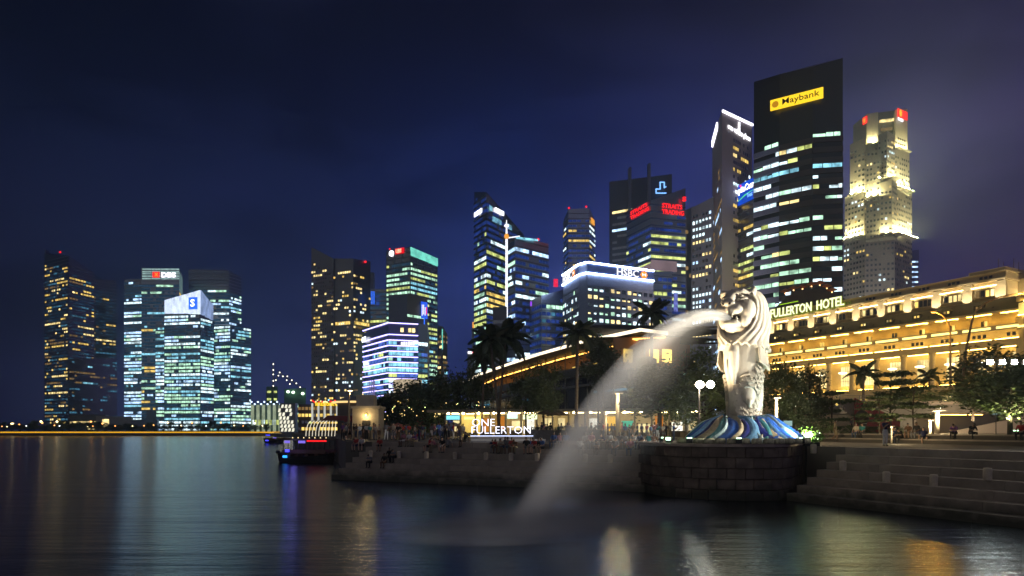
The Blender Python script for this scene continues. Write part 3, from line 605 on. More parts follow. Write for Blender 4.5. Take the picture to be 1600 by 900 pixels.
g2 = vol(T, [(1353, 582, 243), (1375, 574, 243)], UST, z0=gz(372, 575), seed=62, name='front_bay', depth=24); wash(g2, gz(305, 574), 4)
g3 = vol(T, [(1375, 574, 286), (1394, 570, 280), (1402, 578, 286)], UST, z0=gz(372, 575), seed=63, name='front_bay', depth=24); wash(g3, gz(365, 572), 4)
g4 = vol(T, [(1328, 600, 226), (1352, 590, 215)], UST, z0=gz(308, 590), seed=64, name='upper_shaft', depth=26); wash(g4, gz(300, 590), 4)
g5 = vol(T, [(1372, 580, 212), (1386, 573, 204), (1398, 580, 211)], UST, z0=gz(290, 575), seed=65, name='upper_bay', depth=26); wash(g5, gz(277, 573), 4)
g6 = vol(T, [(1398, 585, 234), (1421, 597, 236)], UST, z0=gz(300, 590), seed=66, name='upper_shaft', depth=26); wash(g6, gz(294, 586), 4)
g7 = vol(T, [(1333, 606, 196), (1354, 592, 178), (1372, 590, 175)], dict(UST, skip=30), z0=gz(268, 590), seed=67, name='crown', depth=30); wash(g7, gz(224, 590), 2.5)
g8 = vol(T, [(1372, 600, 176), (1400, 598, 172)], dict(UST, body=DARKP, lit=.0, bw=20), z0=gz(290, 590), seed=68, name='crown_core', depth=26)
g9 = vol(T, [(1399, 588, 171), (1418, 598, 170)], dict(UST, skip=24), z0=gz(236, 590), seed=69, name='crown', depth=26); wash(g9, gz(231, 588), 2.5)
strip(T, P(1374, 190, 597), P(1398, 187, 596), 2.2, 1, WINS['warm'], 'lit_ledge'); strip(T, P(1376, 203, 597), P(1394, 201, 596), 2.0, 1, WINS['dimw'], 'lit_ledge')
sb, o, u, n = panel(T, (gx(1401, 588), 588), (gx(1416.5, 596), 596), gz(184, 590), gz(171, 590), E_RED, .6)
for k in range(4):
    m = MB(); m.obox(o + u * (2.6 if k % 3 else 3.4) + Vector((0, 0, 1.2 + k * 1.4)), u, n, 3.6 if k % 3 else 2, .2, .8); m.build('emblem_bar', E_YEL, sb)
for k in range(2):
    m = MB(); m.obox(o + u * (3.2 + k * 1.7) + Vector((0, 0, 1.0)), u, n, .7, .15, 5.4); m.build('emblem_bar', E_YEL, sb)
text('UOB', E_WHITE, o + u * .4 + Vector((0, 0, -3.2)), u, 2.6, 8, parent=T, bold=.04)
sb, o, u, n = panel(T, (gx(1349, 596), 596), (gx(1356, 591.3), 591.3), gz(194, 594), gz(183, 594), E_RED, .6)
m = MB(); m.obox(o + u * 1 + Vector((0, 0, 1.2)), u, n, 2, .2, 3.6); m.build('emblem_bar', E_ORA, sb)
T = tower('slim_tower', 'narrow tower edge striped with horizontal white lights behind the floodlit tower')
vol(T, [(1420, 700, 392), (1436, 700, 390)], dict(fh=5.2, bw=11, wf=.8, hf=.3, lit=1, rows=False, run=9, mixk=0, pal=[('cool', 1)], body=G_DARK), seed=70)

def facade_wash(loc, tgt, watts, col, label, ang=60):  # housing and spot of an added light, no such fixture known
    s = tag(empty('added_floodlight', loc), label, 'floodlight'); d = (Vector(tgt) - Vector(loc)).normalized(); m = MB(); m.box((0, 0, .3), (1.0, .6, .6), math.atan2(d.y, d.x) - math.pi / 2); m.build('housing', BLACK, s)
    L = bpy.data.lights.new('flood_light', 'SPOT'); L.energy = watts; L.spot_size = R(ang); L.spot_blend = .9; L.shadow_soft_size = .4; L.color = col
    o = bpy.data.objects.new('flood_light', L); COL.objects.link(o); o.location = Vector(loc) + d * .8 + Vector((0, 0, .4)); o.rotation_euler = d.to_track_quat('-Z', 'Y').to_euler()
facade_wash((99, 322, 3), (124, 392, 112), 330000, (1, .82, .78), 'added floodlight on the ground aimed up at the beige tower wall', 80)  # added light; the beige wall only catches glow from its neighbours

facade_wash((gx(1362, 530), 530, 3), (gx(1365, 590), 590, 70), 520000, (1, .93, .75), 'added floodlight on the ground aimed up at the stepped stone tower', 70)  # added wash to brighten the tower's lower shaft
# ================================================================== water, land, terraces
def water_material():
    m = bpy.data.materials.new('night_water'); m.use_nodes = True; t = m.node_tree; b = t.nodes['Principled BSDF']
    b.inputs['Base Color'].default_value = (.006, .009, .012, 1); b.inputs['Roughness'].default_value = .145; b.inputs['IOR'].default_value = 2.5; b.inputs['Specular Tint'].default_value = (.40, .74, 1, 1)
    tcn = t.nodes.new('ShaderNodeTexCoord')
    def nz(sc, scale, det):
        mpn = t.nodes.new('ShaderNodeMapping'); mpn.inputs['Scale'].default_value = sc; t.links.new(tcn.outputs['Object'], mpn.inputs[0])
        n = t.nodes.new('ShaderNodeTexNoise'); n.inputs['Scale'].default_value = scale; n.inputs['Detail'].default_value = det; n.inputs['Roughness'].default_value = .6
        t.links.new(mpn.outputs[0], n.inputs[0]); return n.outputs[0]
    a = nz((.20, 1.4, 1), 1.4, 6); c = nz((.05, .34, 1), .9, 2)
    ad = t.nodes.new('ShaderNodeMath'); ad.operation = 'MULTIPLY_ADD'; ad.inputs[1].default_value = 2.2; f_ = nz((1.1, 3.4, 1), 2.2, 3); ad2 = t.nodes.new('ShaderNodeMath'); ad2.operation = 'MULTIPLY_ADD'; ad2.inputs[1].default_value = .35; t.links.new(f_, ad2.inputs[0]); t.links.new(a, ad2.inputs[2]); t.links.new(c, ad.inputs[0]); t.links.new(ad2.outputs[0], ad.inputs[2])
    bp = t.nodes.new('ShaderNodeBump'); bp.inputs['Strength'].default_value = .36; bp.inputs['Distance'].default_value = .16; t.links.new(ad.outputs[0], bp.inputs['Height']); t.links.new(bp.outputs[0], b.inputs['Normal'])
    return m
m = MB(); m.face([(-900, -60, 0), (300, -60, 0), (300, 520, 0), (-900, 520, 0)]); tag(m.build('water', water_material()), kind='structure')
LAND = mat('paving', (.10, .09, .08), .8, var=.25, scale=.5)
A = Vector((-14.3, 54, 0)); Bq = Vector((9.2, 42.5, 0)); DA = (Bq - A).normalized(); NA = Vector((-DA.y, DA.x, 0))
A2 = Vector((15.2, 37.8, 0)); D2 = Vector((.427, -.904, 0)); N2 = Vector((.904, .427, 0))
inl = A + NA * 6.0; inr = Bq + NA * 6.0; r0 = A2 + N2 * 5.4; r1 = A2 + D2 * 48 + N2 * 5.4
shore = [(-900, 463), (-150, 462), (-70, 220), (-34, 108), (-27, 100), (-20.3, 80), (-14.6, 60), (inl.x, inl.y), (inr.x, inr.y), (9.6, 44.5), (12, 46), (16, 46), (r0.x, r0.y), (r1.x, r1.y), (120, -40), (700, 100), (700, 1050), (-900, 1050)]
m = MB(); m.prism(shore, -1.5, 2.885); tag(m.build('ground', LAND), kind='structure')
T1 = Vector((27.7, 59, 0)); TD = Vector((.26, -.966, 0)); TN = Vector((.966, .26, 0))
m = MB(); p0, p1 = T1 - TD * 4, T1 + TD * 50; q0, q1 = p0 + TN * .9, p1 + TN * .9
m.prism([(q0.x, q0.y), (q1.x, q1.y), (300, 0), (420, 400), (30, 400), (22, 70)], 2.7, 3.58); tag(m.build('plaza', LAND), kind='structure')
# lit far quay
Q = emit('quay_light', lin(255, 186, 30), .8, False)
m = MB(); m.obox((-700, 461.4, 1.2), (1, 0, 0), (0, 1, 0), 553, .5, 1.5); qw = tag(m.build('quay_wall', CONC), 'long low quay wall along the far shore edged with a yellow light line', 'wall')
m = MB(); m.obox((-700, 461.1, 2.05), (1, 0, 0), (0, 1, 0), 553, .3, .75); m.build('light_line', Q, qw)
m = MB(); m.obox((-147, 461, 1.6), (.31, -.95, 0), (-.95, -.31, 0), 140, .4, .5); m.build('light_line', emit('quay_light_dim', lin(220, 190, 60), .35, False), qw)

GRAN = mat('granite_step', (.26, .22, .18), .75, var=.22, scale=1.2, bump=.25, bscale=9)
GRAN2 = mat('granite_block', (.115, .088, .07), .8, var=.45, scale=1.6, bump=.5, bscale=8)
JOINT = mat('joint_mortar', (.05, .043, .038), .9)
def tide_stain(m):
    t = m.node_tree; b = t.nodes['Principled BSDF']; src = b.inputs['Base Color'].links[0].from_socket; g_ = t.nodes.new('ShaderNodeNewGeometry'); s_ = t.nodes.new('ShaderNodeSeparateXYZ'); t.links.new(g_.outputs['Position'], s_.inputs[0])
    n_ = t.nodes.new('ShaderNodeTexNoise'); n_.inputs['Scale'].default_value = 1.3; n_.inputs['Detail'].default_value = 5; t.links.new(g_.outputs['Position'], n_.inputs[0])
    ad_ = t.nodes.new('ShaderNodeMath'); ad_.operation = 'MULTIPLY_ADD'; ad_.inputs[1].default_value = -1.3; t.links.new(n_.outputs[0], ad_.inputs[0]); t.links.new(s_.outputs[2], ad_.inputs[2])
    mr_ = t.nodes.new('ShaderNodeMapRange'); mr_.inputs[1].default_value = -.45; mr_.inputs[2].default_value = .25; mr_.inputs[3].default_value = .85; mr_.inputs[4].default_value = 0; t.links.new(ad_.outputs[0], mr_.inputs[0])
    mx_ = t.nodes.new('ShaderNodeMix'); mx_.data_type = 'RGBA'; t.links.new(mr_.outputs[0], mx_.inputs[0]); t.links.new(src, mx_.inputs[6]); mx_.inputs[7].default_value = (.025, .03, .018, 1); t.links.new(mx_.outputs[2], b.inputs['Base Color'])
tide_stain(GRAN); tide_stain(GRAN2)
def terrace(o, d, n, length, nst, rise, tread, name, slab, label, side=False):
    """flight of long steps down to the water, one object per slab"""
    e = MB()
    for i in range(nst): e.obox(o + n * (i * tread + .06) + Vector((0, 0, -1.5)), d, n, length, tread + .8, 1.5 + (i + 1) * rise - .03)
    root = tag(e.build(name, JOINT), kind='structure'); r = random.Random(len(name)); meshes = {}
    for i in range(nst):
        s = -r.uniform(0, slab * .6) if length > 60 else 0
        while s < length - .1:
            L = min(slab, length - s); key = (round(L, 2), i == 0)
            if key not in meshes:
                q = MB(); h = rise + .1 if i else rise + 1.5; u_, n_ = d, n
                q.obox(-Vector((0, 0, h)), u_, n_, L - .025, tread + .25, h); meshes[key] = q.mesh('step_slab', GRAN)
            link('step_slab', meshes[key], root, o + d * s + n * (i * tread + r.uniform(0, .012)) + Vector((0, 0, (i + 1) * rise + r.uniform(-.006, .006)))); s += L
    return root
terrace(A, DA, NA, 26.2, 7, .414, .86, 'water_steps', 3.3, '')
terrace(A2, D2, N2, 40, 7, .414, .78, 'water_steps', 3.3, '')
e = MB()
for i in range(2): e.obox(p0 + TN * (i * .45) + Vector((0, 0, 2.5)), TD, TN, 54, .9, .69 + i * .36)
root = tag(e.build('seating_steps', JOINT), kind='structure'); q = MB(); q.obox(Vector((0, 0, 0)), TD, TN, 2.97, .62, .1); sm = q.mesh('step_slab', mat('pale_granite', (.22, .19, .16), .75, var=.2, scale=1.2))
for i in range(2):
    for k in range(17): link('step_slab', sm, root, p0 + TD * (k * 3) + TN * (i * .45 - .03) + Vector((0, 0, 3.14 + i * .36)))
# low stone posts on the steps
q = MB(); q.lathe((0, 0, 0), [(.15, 0), (.17, .05), (.17, .5), (.15, .56), (.04, .58)], 12); pm = q.mesh('stone_post', mat('post_stone', (.55, .48, .37), .8, var=.2, scale=3))
n = 0
for s in (1.6, 4.4, 7.0, 9.6, 12.3, 14.4, 16.5, 18.3, 20.2, 22.0, 24.2):
    tag(link('stone_post', pm, None, A + DA * s + NA * 2.95 + Vector((0, 0, 1.655))), 'short round stone post on the long terrace, %s from the tour boat end' % ORD[n], 'bollard', 'stone posts along the long terrace'); n += 1
words_ = ['beside the statue base', 'second from the statue base', 'third from the statue base', 'fourth from the statue base', 'farthest from the statue base']
for k, (px, Y) in enumerate(((1271, 41.5), (1317, 37.6), (1385, 34.6), (1459, 32.4), (1543, 30.5))):
    s = None
    x = gx(px, Y); o = link('stone_post', pm, None, (x, Y, 1.655)); o.scale = (1.05, 1.05, .98)
    v = Vector((x, Y, 0)) - A2; i = max(0, min(6, int(v.dot(N2) / .78))); o.location.z = (i + 1) * .414
    tag(o, 'round pale stone post on the side steps, ' + words_[k], 'bollard', 'stone posts on the side steps')
q = MB(); 
# ------------------------------------------------------------------ statue base of granite blocks
PED = [(8.3, 44.5), (8.45, 41.6), (9.2, 39.6), (10.7, 38.2), (12.6, 37.5), (14.4, 37.6), (15.6, 38.5), (17.2, 41.2), (19.0, 44.2), (19.5, 46.5)]
def resample(pl, step):
    out = [Vector(pl[0])]; acc = 0
    for a, b in zip(pl, pl[1:]):
        a = Vector(a); b = Vector(b); L = (b - a).length; k = step - acc
        while k < L: out.append(a + (b - a) * k / L); k += step
        acc = L - (k - step)
    return out
PT = 3.13
ped = tag(empty('statue_base', (13.5, 42, 0)), 'rounded granite block wall rising from the water under the fountain statue', 'pedestal')
m = MB(); off = (13.5, 42)
m.prism([(x - off[0], y - off[1]) for x, y in [(x + (13.6 - x) * .03, y + (43 - y) * .03) for x, y in PED] + [(18.5, 49), (9.5, 49)]], -1.5, PT - .12); m.build('core', JOINT, ped)
m = MB(); m.prism([(x - off[0] + (x - 13.6) * .02, y - off[1] + (y - 43) * .02) for x, y in PED + [(18.5, 49.3), (9.5, 49.3)]], PT - .17, PT); m.build('coping', mat('coping_stone', (.24, .20, .17), .6, var=.2, scale=1), ped)
r = random.Random(2)
for row in range(6):
    z0 = -.6 + row * .595; step = .98; pl = resample(PED, step)
    if row % 2: pl = resample([PED[0], *[tuple(v) for v in resample(PED, step / 2)][1:]], step / 2)[1::2]
    for a, b in zip(pl, pl[1:]):
        d = b - a; L = d.length; d = Vector((d.x, d.y, 0)).normalized(); n_ = Vector((d.y, -d.x, 0)); pr = r.uniform(0, .035)
        q = MB(); o = Vector((a.x - off[0], a.y - off[1], z0)) + n_ * (-.3 + pr) + d * .012
        ins = .02; Ls = L - .024; h = .57
        f0 = [o + n_ * .32 * 0, o + d * Ls]; 
        q.obox(o, d, n_, Ls, .3, h)
        # chamfered rough face
        c = [o + n_ * .3, o + d * Ls + n_ * .3, o + d * Ls + n_ * .3 + Vector((0, 0, h)), o + n_ * .3 + Vector((0, 0, h))]
        g_ = [o + n_ * .33 + d * ins + Vector((0, 0, ins)), o + d * (Ls - ins) + n_ * .33 + Vector((0, 0, ins)), o + d * (Ls - ins) + n_ * .33 + Vector((0, 0, h - ins)), o + n_ * .33 + d * ins + Vector((0, 0, h - ins))]
        q.face(g_); [q.face([c[i], c[(i + 1) % 4], g_[(i + 1) % 4], g_[i]]) for i in range(4)]
        q.build('stone_block', GRAN2, ped)
m = MB(); m.box((gx(1265, 43.0), 43.0, 1.9), (.9, .9, 2.45)); tag(m.build('planter_box', mat('dark_planter', (.02, .022, .02), .6)), 'dark square planter beside the granite statue base', 'planter')

# ================================================================== classical hotel
HT = tag(empty('classical_hotel'), 'long stone hotel with colonnade and balconies, all lit warm yellow', 'building')
H0 = Vector((89.2, 235, 0)); HD = Vector((33.3, -63, 0)).normalized(); HN = Vector((-HD.y, HD.x, 0)) * -1
if HN.dot(-H0) < 0: HN = -HN
HL = 71.3; S0 = -10
def hb(name, s0, s1, n0, n1, z0, z1, m, parent=HT):
    q = MB(); q.obox(H0 + HD * s0 + HN * n0 + Vector((0, 0, z0)), HD, HN, s1 - s0, n1 - n0, z1 - z0); return q.build(name, m, parent)
WARM = lin(255, 196, 74)
E_COVE = emit('cove_light', WARM, 24, True); E_COVE2 = emit('gallery_light', lin(255, 206, 96), 20, True); E_UP = emit('pylon_light', lin(255, 226, 160), 60, True)
hb('base_block', S0, HL + 22, -30, 0, 3, 16, CREAM); hb('colonnade_wall', S0, HL + 22, -30, -3, 16, 25, CREAM); hb('entablature', S0, HL + 22, -30, .6, 25, 26.6, CREAM)
hb('cornice', S0, HL + 22, .6, 1.5, 26.2, 26.55, CREAM); hb('attic_band', S0, HL + 22, -30, -.2, 26.6, 28.9, CREAM); hb('gallery_floor', S0, HL + 22, -30, 1.2, 28.9, 29.3, CREAM)
hb('gallery_wall', S0, HL + 22, -30, -2.6, 29.3, 33.4, CREAM); hb('gallery_ceiling', S0, HL + 22, -30, .9, 33.4, 33.9, CREAM); hb('balustrade', S0, HL + 22, .75, 1.0, 29.3, 30.25, CREAM)
# slate roof: sloped band
q = MB(); a = H0 + HD * S0; b = H0 + HD * (HL + 20)
def pt(s, n, z): v = H0 + HD * s + HN * n; return (v.x, v.y, z)
q.face([pt(S0, .9, 33.92), pt(HL + 20, .9, 33.92), pt(HL + 20, -2.2, 37.4), pt(S0, -2.2, 37.4)]); q.face([pt(S0, -2.2, 37.4), pt(HL + 20, -2.2, 37.4), pt(HL + 20, -24, 37.4), pt(S0, -24, 37.4)]); q.face([pt(HL + 20, .9, 33.92), pt(HL + 20, -24, 33.92), pt(HL + 20, -24, 37.4), pt(HL + 20, -2.2, 37.4)])
q.build('slate_roof', ROOFM, HT)
hb('upper_storey', S0, HL, -28, -3, 37.41, 42.2, CREAM); hb('upper_cornice', S0, HL + .5, -28, -2.2, 42.2, 42.7, CREAM); hb('parapet', S0, HL, -28, -3.4, 42.7, 44.4, CREAM); hb('parapet_cap', S0, HL + .3, -28, -3.1, 44.4, 44.7, CREAM)
hb('end_block', HL - 9, HL - .2, -14, -3.6, 44.7, 45.6, CREAM)
q = MB()
for k in range(5): v = H0 + HD * (HL - 3 + k * .7) + HN * (-6 - k); q.tube([(v.x, v.y, 45), (v.x, v.y, 48.5 - k % 3)], .09, 5)
tag(q.build('roof_aerial', METAL, HT), kind='stuff')
BAY = 8.06; r = random.Random(9)
for k in range(0, 10):
    s = -.026 * HL + BAY * k
    hb('pylon', s - 1.25, s + 1.25, -3, -2.25, 37.45, 42.0, CREAM); hb('pylon_lamp', s - .25, s + .25, .9, 1.2, 34.6, 34.9, BLACK); L_ = bpy.data.lights.new('pylon_light', 'SPOT'); L_.energy = 3800; L_.spot_size = R(44); L_.spot_blend = .35; L_.color = (1, .84, .55); lo_ = bpy.data.objects.new('pylon_light', L_); COL.objects.link(lo_); lo_.location = pt(s, 1.3, 35.1); lo_.rotation_euler = (Vector(pt(s, -2.25, 39.9)) - Vector(pt(s, 1.3, 35.1))).to_track_quat('-Z', 'Y').to_euler()
    c = s + BAY / 2
    if c < HL:
        hb('window_hood', c - 2.7, c + 2.7, -3, -2.35, 40.6, 40.95, CREAM); hb('window_sill', c - 2.7, c + 2.7, -3, -2.4, 38.2, 38.4, CREAM)
        for j in range(4):
            w = hb('window', c - 2.3 + j * 1.2, c - 1.3 + j * 1.2, -3.0, -2.94, 38.42, 40.3, G_DARK)
            if r.random() < .7: hb('pane', c - 2.22 + j * 1.2, c - 1.38 + j * 1.2, -2.94, -2.9, 38.5, 40.2, WINS[r.choice(('warm', 'yell', 'dimw'))], w)
        for j in range(3): hb('attic_window', c - 1.6 + j * 1.15, c - .8 + j * 1.15, -3.4, -3.36, 43.2, 43.9, G_DARK)
        hb('dormer', c - 1.2, c + 1.2, -2.2, .15, 34.9, 36.0, ROOFM)
        for j in (-.6, .3): hb('dormer_lamp', c + j, c + j + .5, .15, .2, 35.1, 35.7, WINS[r.choice(('yell', 'warm', 'dimw'))])
        strip(HT, Vector(pt(c - 3.0, -2.35, 41.05)), Vector(pt(c + 3.0, -2.35, 41.05)), .08, .2, emit('hood_light', lin(255, 220, 150), 20), 'hood_light')
for k in range(0, 12):
    s = -.026 * HL + BAY * k; c = s + BAY / 2
    q = MB(); v = H0 + HD * s + HN * (-.4); q.lathe((v.x, v.y, 16), [(.95, 0), (.95, .4), (.75, .5), (.66, 8.2), (.8, 8.5), (.95, 8.7), (.95, 9)], 14); q.build('column', CREAM, HT)
    w = hb('window', c - 1.6, c + 1.6, -3, -2.95, 17.5, 23.6, WINS['warm'])
    for j in range(1, 4): hb('glazing_bar', c - 1.6 + j * .8 - .06, c - 1.6 + j * .8 + .06, -2.95, -2.9, 17.5, 23.6, CREAM, w)
    for j in range(1, 4): hb('glazing_bar', c - 1.6, c + 1.6, -2.95, -2.89, 17.5 + j * 1.5, 17.62 + j * 1.5, CREAM, w)
    q = MB(); v = H0 + HD * (c) + HN * (-1.5)
    q.ell((v.x, v.y, 21.6), (1.3, 1.3, .35), 10, 6); q.build('chandelier', emit('chandelier', lin(255, 236, 180), 3.2), HT)
    hb('uplight', c - 2.6, c + 2.6, -1.5, -1.2, 16.02, 16.12, emit('colonnade_light', lin(255, 204, 92), 42))
    hb('gallery_lamp', s + 1.2, c + 3.0 , -.2, .25, 33.25, 33.38, E_COVE)
    hb('balustrade_lamp', s + .7, s + BAY - .7, 1.02, 1.2, 29.25, 29.85, emit('balustrade_light', lin(255, 222, 120), 2.2))
    hb('cornice_lamp', s + .4, s + BAY - .4, 1.0, 1.25, 26.6, 26.72, E_COVE2)
    hb('frieze_lamp', s + .4, s + BAY - .4, -1.9, -1.7, 24.85, 24.97, E_COVE2)
    for j in (.25, .75):
        q = MB(); v = H0 + HD * (s + BAY * j) + HN * (-1.2); q.ell((v.x, v.y, 33.2), (.4, .4, .15), 8, 5); q.build('ceiling_lamp', WINS['warm'], HT)
    w = hb('window', c - .9, c + .9, -2.6, -2.55, 29.6, 32.2, CREAM)
    for j in (-.75, .1): hb('pane', c + j, c + j + .65, -2.55, -2.52, 29.7, 32.1, G_DARK if r.random() < .65 else WINS['yell'], w)
    for j in range(3): hb('attic_window', c - 1.6 + j * 1.25, c - .8 + j * 1.25, -.2, -.16, 27.4, 28.3, G_DARK)
    w = hb('base_window', c - 1.2, c + 1.2, 0, .05, 9, 13, WINS[r.choice(('yell', 'warm', 'dimw'))])
# projecting corner pavilion at the near end
for z0, z1, e in ((3, 28.6, 3.2), (29.5, 31.5, 3.2), (35.6, 36.6, 4.2)):
    q = MB(); q.prism([pt(HL + 4, 0, 0)[:2], pt(HL + 7, e, 0)[:2], pt(HL + 22, e, 0)[:2], pt(HL + 22, -6, 0)[:2], pt(HL + 4, -6, 0)[:2]], z0, z1); q.build('corner_pavilion', CREAM, HT)
hb('pavilion_lamp', HL + 6, HL + 21, 3.3, 3.5, 31.6, 31.75, E_COVE2); hb('pavilion_lamp', HL + 6, HL + 21, .6, .9, 35.3, 35.45, E_COVE); hb('pavilion_lamp', HL + 6, HL + 21, 3.3, 3.6, 28.7, 29.2, emit('balustrade_light', (0, 0, 0), 0))
for k in range(4): hb('pavilion_window', HL + 8 + k * 3.2, HL + 10.2 + k * 3.2, 3.2, 3.26, 26, 28, WINS['dimw'])
hb('pavilion_glow', HL + 5, HL + 21, .95, 1.0, 32, 35, WINS['yell'])
hb('return_wing', HL, HL + 14, -30, -9, 37.41, 42.8, CREAM); hb('return_lamp', HL + 1, HL + 13, -8.4, -8, 37.5, 37.7, E_UP)
# roof sign
tx = pt(-4.2, 1.0, 0)
a = H0 + HD * 2.2 + HN * 0; fz = 41.0
sgn = tag(empty('roof_sign'), 'white lit capital letters with a yellow green glow standing on the hotel roof edge', 'sign')
E_SG = emit('sign_hotel', lin(255, 255, 205), 1.15, False); E_GR = emit('sign_tube_green', lin(160, 210, 30), .8, False); E_HALO = emit('sign_halo', lin(150, 165, 20), .75, False)
for tx_, s_, w_ in (('THE', -9, 6.4), ('FULLERTON', .1, 16.5), ('HOTEL', 18.5, 9.8)):
    text(tx_, E_HALO, Vector(pt(s_ - .12, .2, 42.15)), HD, 3.3, w_ + .24, .05, name='halo', parent=sgn, bold=.07); text(tx_, E_SG, Vector(pt(s_, .45, 42.3)), HD, 3.0, w_, name='lettering', parent=sgn, bold=.012)
hb('backing_tube', -2, 28.6, .05, .15, 41.9, 42.15, emit('sign_glow', lin(150, 170, 30), .35, False), sgn)
hb('top_tube', 4.0, 11.5, .4, .6, 46.2, 46.45, E_GR, sgn)
# rooftop restaurant block behind the sign
RB = tag(empty('restaurant_block'), 'stepped terrace building with orange parasols on its roof behind the lit hotel letters', 'building')
vol(RB, [(1206, 262, 485), (1232, 255, 462), (1306, 255, 459), (1322, 266, 468)], dict(fh=5, bw=4, wf=.8, hf=.4, lit=.55, run=2, pal=[('dimw', 4), ('yell', 1)], body=BROWN, skip=3), seed=80, z0=3)
vol(RB, [(1236, 258, 455), (1296, 258, 450)], dict(fh=5, bw=3, wf=.8, hf=.5, lit=.7, run=2, pal=[('dimw', 3), ('warm', 1)], body=BROWN, skip=1), seed=81, z0=gz(463, 258), depth=8, name='roof_storey')
E_LANT = emit('lantern', lin(255, 190, 120), 2.5)
UMB = mat('orange_canvas', (.55, .17, .06), .7)
for k, (px, py) in enumerate(((1227, 452), (1240, 447), (1254, 445), (1268, 441), (1281, 439), (1292, 444), (1300, 450))):
    q = tag(empty('parasol', P(px, py + 9, 252.5)), 'orange parasol on the restaurant roof terrace, %s in the row' % ['first', 'second', 'third', 'fourth', 'fifth', 'sixth', 'last'][k], 'parasol', 'orange parasols on the restaurant roof')
    m = MB(); m.lathe((0, 0, 1.3), [(2.0, 0), (1.0, .6), (.05, 1.1)], 8); m.build('canopy', UMB, q); m = MB(); m.tube([(0, 0, -.6), (0, 0, 2.3)], .06, 6); m.build('pole', METAL, q)
    m = MB(); m.ell((0, 0, .6), (.28, .28, .28), 8, 6); m.build('lamp', E_LANT, q)

for k in range(6):
    v = pt(3 + k * 14.5, 26, 0); w = pt(3 + k * 14.5, 0, 0); facade_wash((v[0], v[1], 8.6), (w[0], w[1], 32), 4300, (1, .70, .26), 'added warm floodlight among the garden shrubs, %s along the hotel front' % ['first', 'second', 'third', 'fourth', 'fifth', 'sixth'][k], 100)  # added fill from the garden side; the hotel itself is lit by coves
# ================================================================== waterfront pavilion with curved lit roof
OF = tag(empty('waterfront_building'), 'low glass building with a long white lit curved roof edge above bright shops', 'building')
RF = [(-11, 165), (-6, 148), (0.2, 130), (5.5, 114), (11, 99.5), (17, 86), (18.7, 87.2), (19.2, 96)]
RZ = [15.2, 16.0, 16.4, 16.6, 16.7, 16.5, 16.3, 16.2]
E_ROOF = emit('roof_edge', lin(255, 236, 200), 1.5, True)
WOODL = emit('warm_ceiling', lin(200, 120, 50), .40, False, .4, .5); 
TIMB = mat('timber_ceiling', (.30, .16, .07), .6)
GL = mat('shop_glass_dark', (.018, .020, .024), .15, spec=.8)
def off(i, k):
    a = Vector(RF[max(0, i - 1)]); b = Vector(RF[min(len(RF) - 1, i + 1)]); d = (b - a).normalized(); n = Vector((d.y, -d.x))
    if n.dot(-Vector(RF[i])) < 0: n = -n
    v = Vector(RF[i]) + n * k; return v
for i in range(len(RF) - 1):
    za, zb = RZ[i], RZ[i + 1]
    def quad(name, m, ka, z0a, z1a, z0b, z1b, th=.25):
        q = MB(); a, b = off(i, ka), off(i + 1, ka); a2, b2 = off(i, ka - th), off(i + 1, ka - th)
        for s in (0, 1):
            aa, bb = (a, b) if s == 0 else (a2, b2); q.face([(aa.x, aa.y, z0a), (bb.x, bb.y, z0b), (bb.x, bb.y, z1b), (aa.x, aa.y, z1a)])
        q.face([(a.x, a.y, z1a), (b.x, b.y, z1b), (b2.x, b2.y, z1b), (a2.x, a2.y, z1a)]); q.face([(a.x, a.y, z0a), (b.x, b.y, z0b), (b2.x, b2.y, z0b), (a2.x, a2.y, z0a)])
        return q.build(name, m, OF)
    quad('roof_edge', E_ROOF, 1.2, za - .25, za + .15, zb - .25, zb + .15)
    q = MB(); a, b, a2, b2 = off(i, 1.1), off(i + 1, 1.1), off(i, -14), off(i + 1, -14)
    q.face([(a.x, a.y, za), (b.x, b.y, zb), (b2.x, b2.y, zb + 1.6), (a2.x, a2.y, za + 1.6)]); q.face([(a.x, a.y, za - .4), (b.x, b.y, zb - .4), (b2.x, b2.y, zb - .2), (a2.x, a2.y, za - .2)]); q.build('roof_panel', ROOFM, OF)
    quad('glass_wall', GL, -1.2, 6.5, za - 4.2, 6.5, zb - 4.2)
    quad('upper_wall', TIMB if i < 5 else TIMB, -5.5, za - 4.4, za - .4, zb - 4.4, zb - .4); q = quad('balcony_rail', DARKP, -.2, za - 4.6, za - 3.3, zb - 4.6, zb - 3.3)
    quad('ceiling_light', emit('warm_ceiling_lamp', lin(255, 180, 80), 3.5), -3, za - .75, za - .6, zb - .75, zb - .6)
    for j in range(4):
        t = (j + .5) / 4; v = off(i, -1.0).lerp(off(i + 1, -1.0), t); q = MB(); q.tube([(v.x, v.y, 6.5), (v.x, v.y, za * (1 - t) + zb * t - .5)], .10, 6); q.build('mullion', METAL, OF)
        v = off(i, -4.6).lerp(off(i + 1, -4.6), t)
        if (i * 4 + j) % 3 != 1 and i < 6:
            q = MB(); q.box((v.x, v.y, za - 3.0), (1.6, .2, 1.7), math.atan2(RF[i + 1][1] - RF[i][1], RF[i + 1][0] - RF[i][0])); q.build('lit_window', WINS['yell'], OF)
    if i % 2 == 0: quad('glass_fin', WINS['teal'], -1.05, 9.3, 9.6, 9.3, 9.6, .05)
    quad('floor_slab', GREYP, -.6, 10.4, 10.75, 10.4, 10.75)
